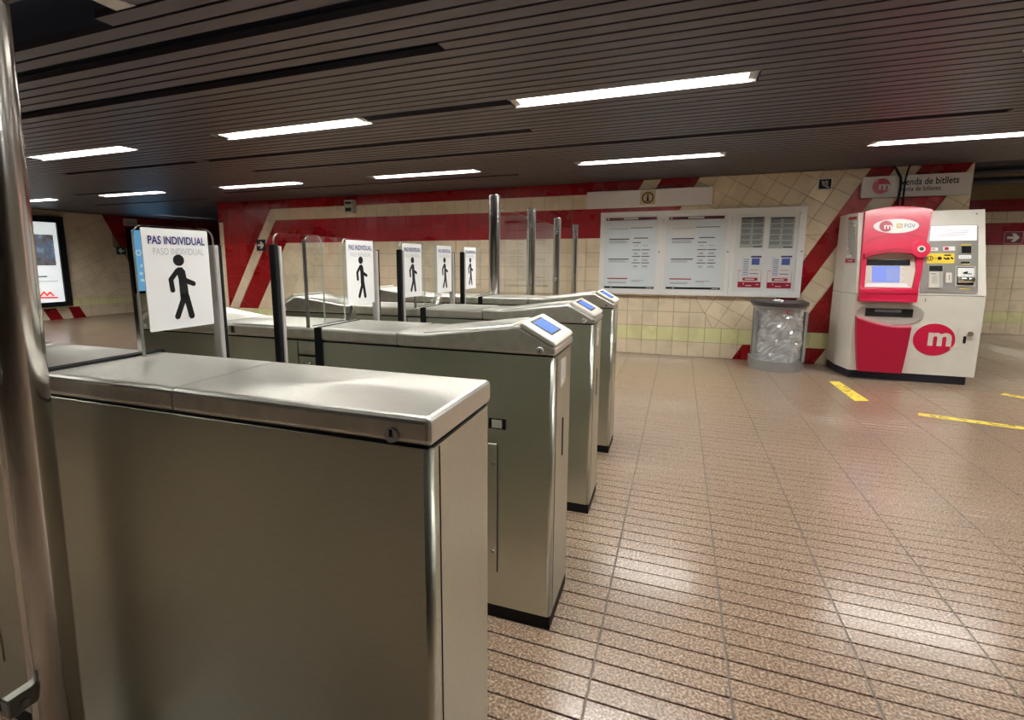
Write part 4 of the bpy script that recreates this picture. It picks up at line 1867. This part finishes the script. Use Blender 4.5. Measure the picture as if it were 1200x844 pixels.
merge(bm, tp, 0)
single('crumpled_paper', bm, M['white_sheet'], 'crumpled white paper lying on the dark lid of the bin', 'paper')


# ------------------------------------------------------------------ yellow floor markings
def floor_tape(name, pts, label, marks):
    o = thing(name, (sum(p[0] for p in pts) / 4, sum(p[1] for p in pts) / 4, 0), label, 'floor marking')
    t = BM()
    prism(t, pts, fxy, .0004, .0016)
    part('strip', t, M['tape'], o)
    t = BM()
    r2 = random.Random(marks)
    a, c, d, e = [Vector(p) for p in pts]
    for k in range(26 if marks == 1 else 60):
        u, v = r2.uniform(.06, .94), r2.uniform(.2, .8)
        q = (a * (1 - u) + c * u) * (1 - v) + (e * (1 - u) + d * u) * v
        ex = (c - a).normalized() * r2.uniform(.006, .02)
        ey = (e - a).normalized() * r2.uniform(.006, .014)
        prism(t, [tuple(q - ex - ey), tuple(q + ex - ey), tuple(q + ex + ey), tuple(q - ex + ey)], fxy, .0014, .0022)
    part('worn_print', t, mat('worn_print', srgb(186, 158, 60), .6) if marks == 1 else bpy.data.materials['worn_print'], o, kind='stuff')


floor_tape('floor_tape', [(1.628, 5.60), (1.758, 5.65), (1.716, 6.46), (1.610, 6.43)], 'short yellow lettered tape strip on the floor in front of the bin and machine', 1)
floor_tape('floor_tape', [(1.996, 5.256), (3.10, 4.98), (3.14, 5.06), (2.029, 5.345)], 'long yellow tape strip on the floor before the ticket machine', 2)
floor_tape('floor_tape', [(3.06, 6.40), (3.75, 5.75), (3.83, 5.82), (3.13, 6.47)], 'yellow tape strip on the floor right of the ticket machine', 3)

# ------------------------------------------------------------------ left wall: adverts, arrow, lamp
fl = lambda u, v, d: (XL + d, u, v)
o = thing('advert_board', (XL, 6.9, .3), 'tall lit advert board in black frame on the far left wall', 'advert board')
t = BM()
prism(t, rect(6.05, 7.40, .30, 2.285), fl, .006, .12, [rect(6.15, 7.262, .405, 2.15)])
prism(t, rect(6.06, 7.39, .31, 2.275), fl, .006, .03)
part('frame', t, M['black_gloss'], o)
t = BM()
prism(t, rect(6.15, 7.262, .405, 2.15), fl, .03, .08)
part('lit_poster', t, M['ad_screen'], o)
ph_ = mat('advert_photo', (0.1, .1, .1, 1), .4, 0, (1, 1, 1, 1), .6)
tc = N(ph_, 'ShaderNodeTexCoord')
nz = N(ph_, 'ShaderNodeTexNoise', Scale=7.0, Detail=3.0)
L(ph_, tc.outputs['Object'], nz.inputs['Vector'])
cr = ramp(ph_, nz.outputs[0], [(.32, srgb(60, 54, 60)), (.48, srgb(120, 112, 116)), (.56, srgb(60, 110, 150)), (.66, srgb(150, 160, 170))])
L(ph_, cr, ph_.node_tree.nodes['Principled BSDF'].inputs['Emission Color'])
t = BM()
prism(t, rect(6.55, 7.18, 1.215, 1.885), fl, .08, .083)
part('photo', t, ph_, o)
t = BM()
bars_ = [rect(6.6, 6.98, .96, .99), rect(6.6, 7.17, .862, .874)]
for q in bars_:
    prism(t, q, fl, .08, .083)
part('print_lines', t, M['print_mid'], o)
t = BM()
for p, q in (((6.80, .55), (6.88, .64)), ((6.88, .64), (6.93, .56)), ((6.93, .56), (6.99, .63)), ((6.99, .63), (7.05, .55)), ((6.78, .52), (7.12, .50))):
    prism(t, stroke(p, q, .018), fl, .08, .083)
part('emblem', t, mat('lit_red', srgb(200, 60, 60), .5, 0, srgb(220, 70, 60), .8), o)

o = thing('advert_board', (XL, 9.4, .48), 'blue lit advert board behind the nearest walking figure sign', 'advert board')
t = BM()
prism(t, rect(8.83, 10.05, .475, 2.142), fl, .006, .10, [rect(8.91, 9.97, .54, 2.09)])
prism(t, rect(8.84, 10.04, .48, 2.13), fl, .006, .03)
part('frame', t, M['black_gloss'], o)
t = BM()
prism(t, rect(8.91, 9.97, .54, 2.09), fl, .03, .07)
part('lit_poster', t, M['ad_blue'], o)
t = BM()
text(t, 'O', 8.98, 9.14, 1.44, 1.60, fl, .073, .02)
part('lettering', t, M['ad_pale'], o)

t = BM()
for a, c, za in ((9.08, 9.13, 1.15), (9.16, 9.36, 1.15), (9.04, 9.12, .95), (9.15, 9.30, .95), (9.05, 9.34, .78)):
    prism(t, rect(a, c, za, za + .07), fl, .07, .073)
part('print_lines', t, M['ad_pale'], o, kind='stuff')
o = thing('exit_arrow_sign', (XL, 8.65, 1.47), 'dark green sign with white left arrow on the far left wall', 'sign')
t = BM()
prism(t, rect(8.555, 8.765, 1.47, 1.66), fl, .006, .03)
part('plate', t, M['green_sign'], o)
t = BM()
arrow(t, 8.66, 1.565, .2, fl, .03, .033, -1)
part('arrow', t, M['white_sheet'], o)
o = thing('wall_lamp', (XL, 8.94, 2.18), 'small pale emergency lamp high on the far left wall above the blue advert', 'wall lamp')
t = BM()
bev_prism(t, rect(8.78, 9.10, 2.19, 2.37), fl, .006, .10, .02, 2)
part('casing', t, M['bezel'], o)
t = BM()
prism(t, rect(8.81, 9.07, 2.21, 2.28), fl, .10, .106)
part('lens', t, M['machine_pale'], o)
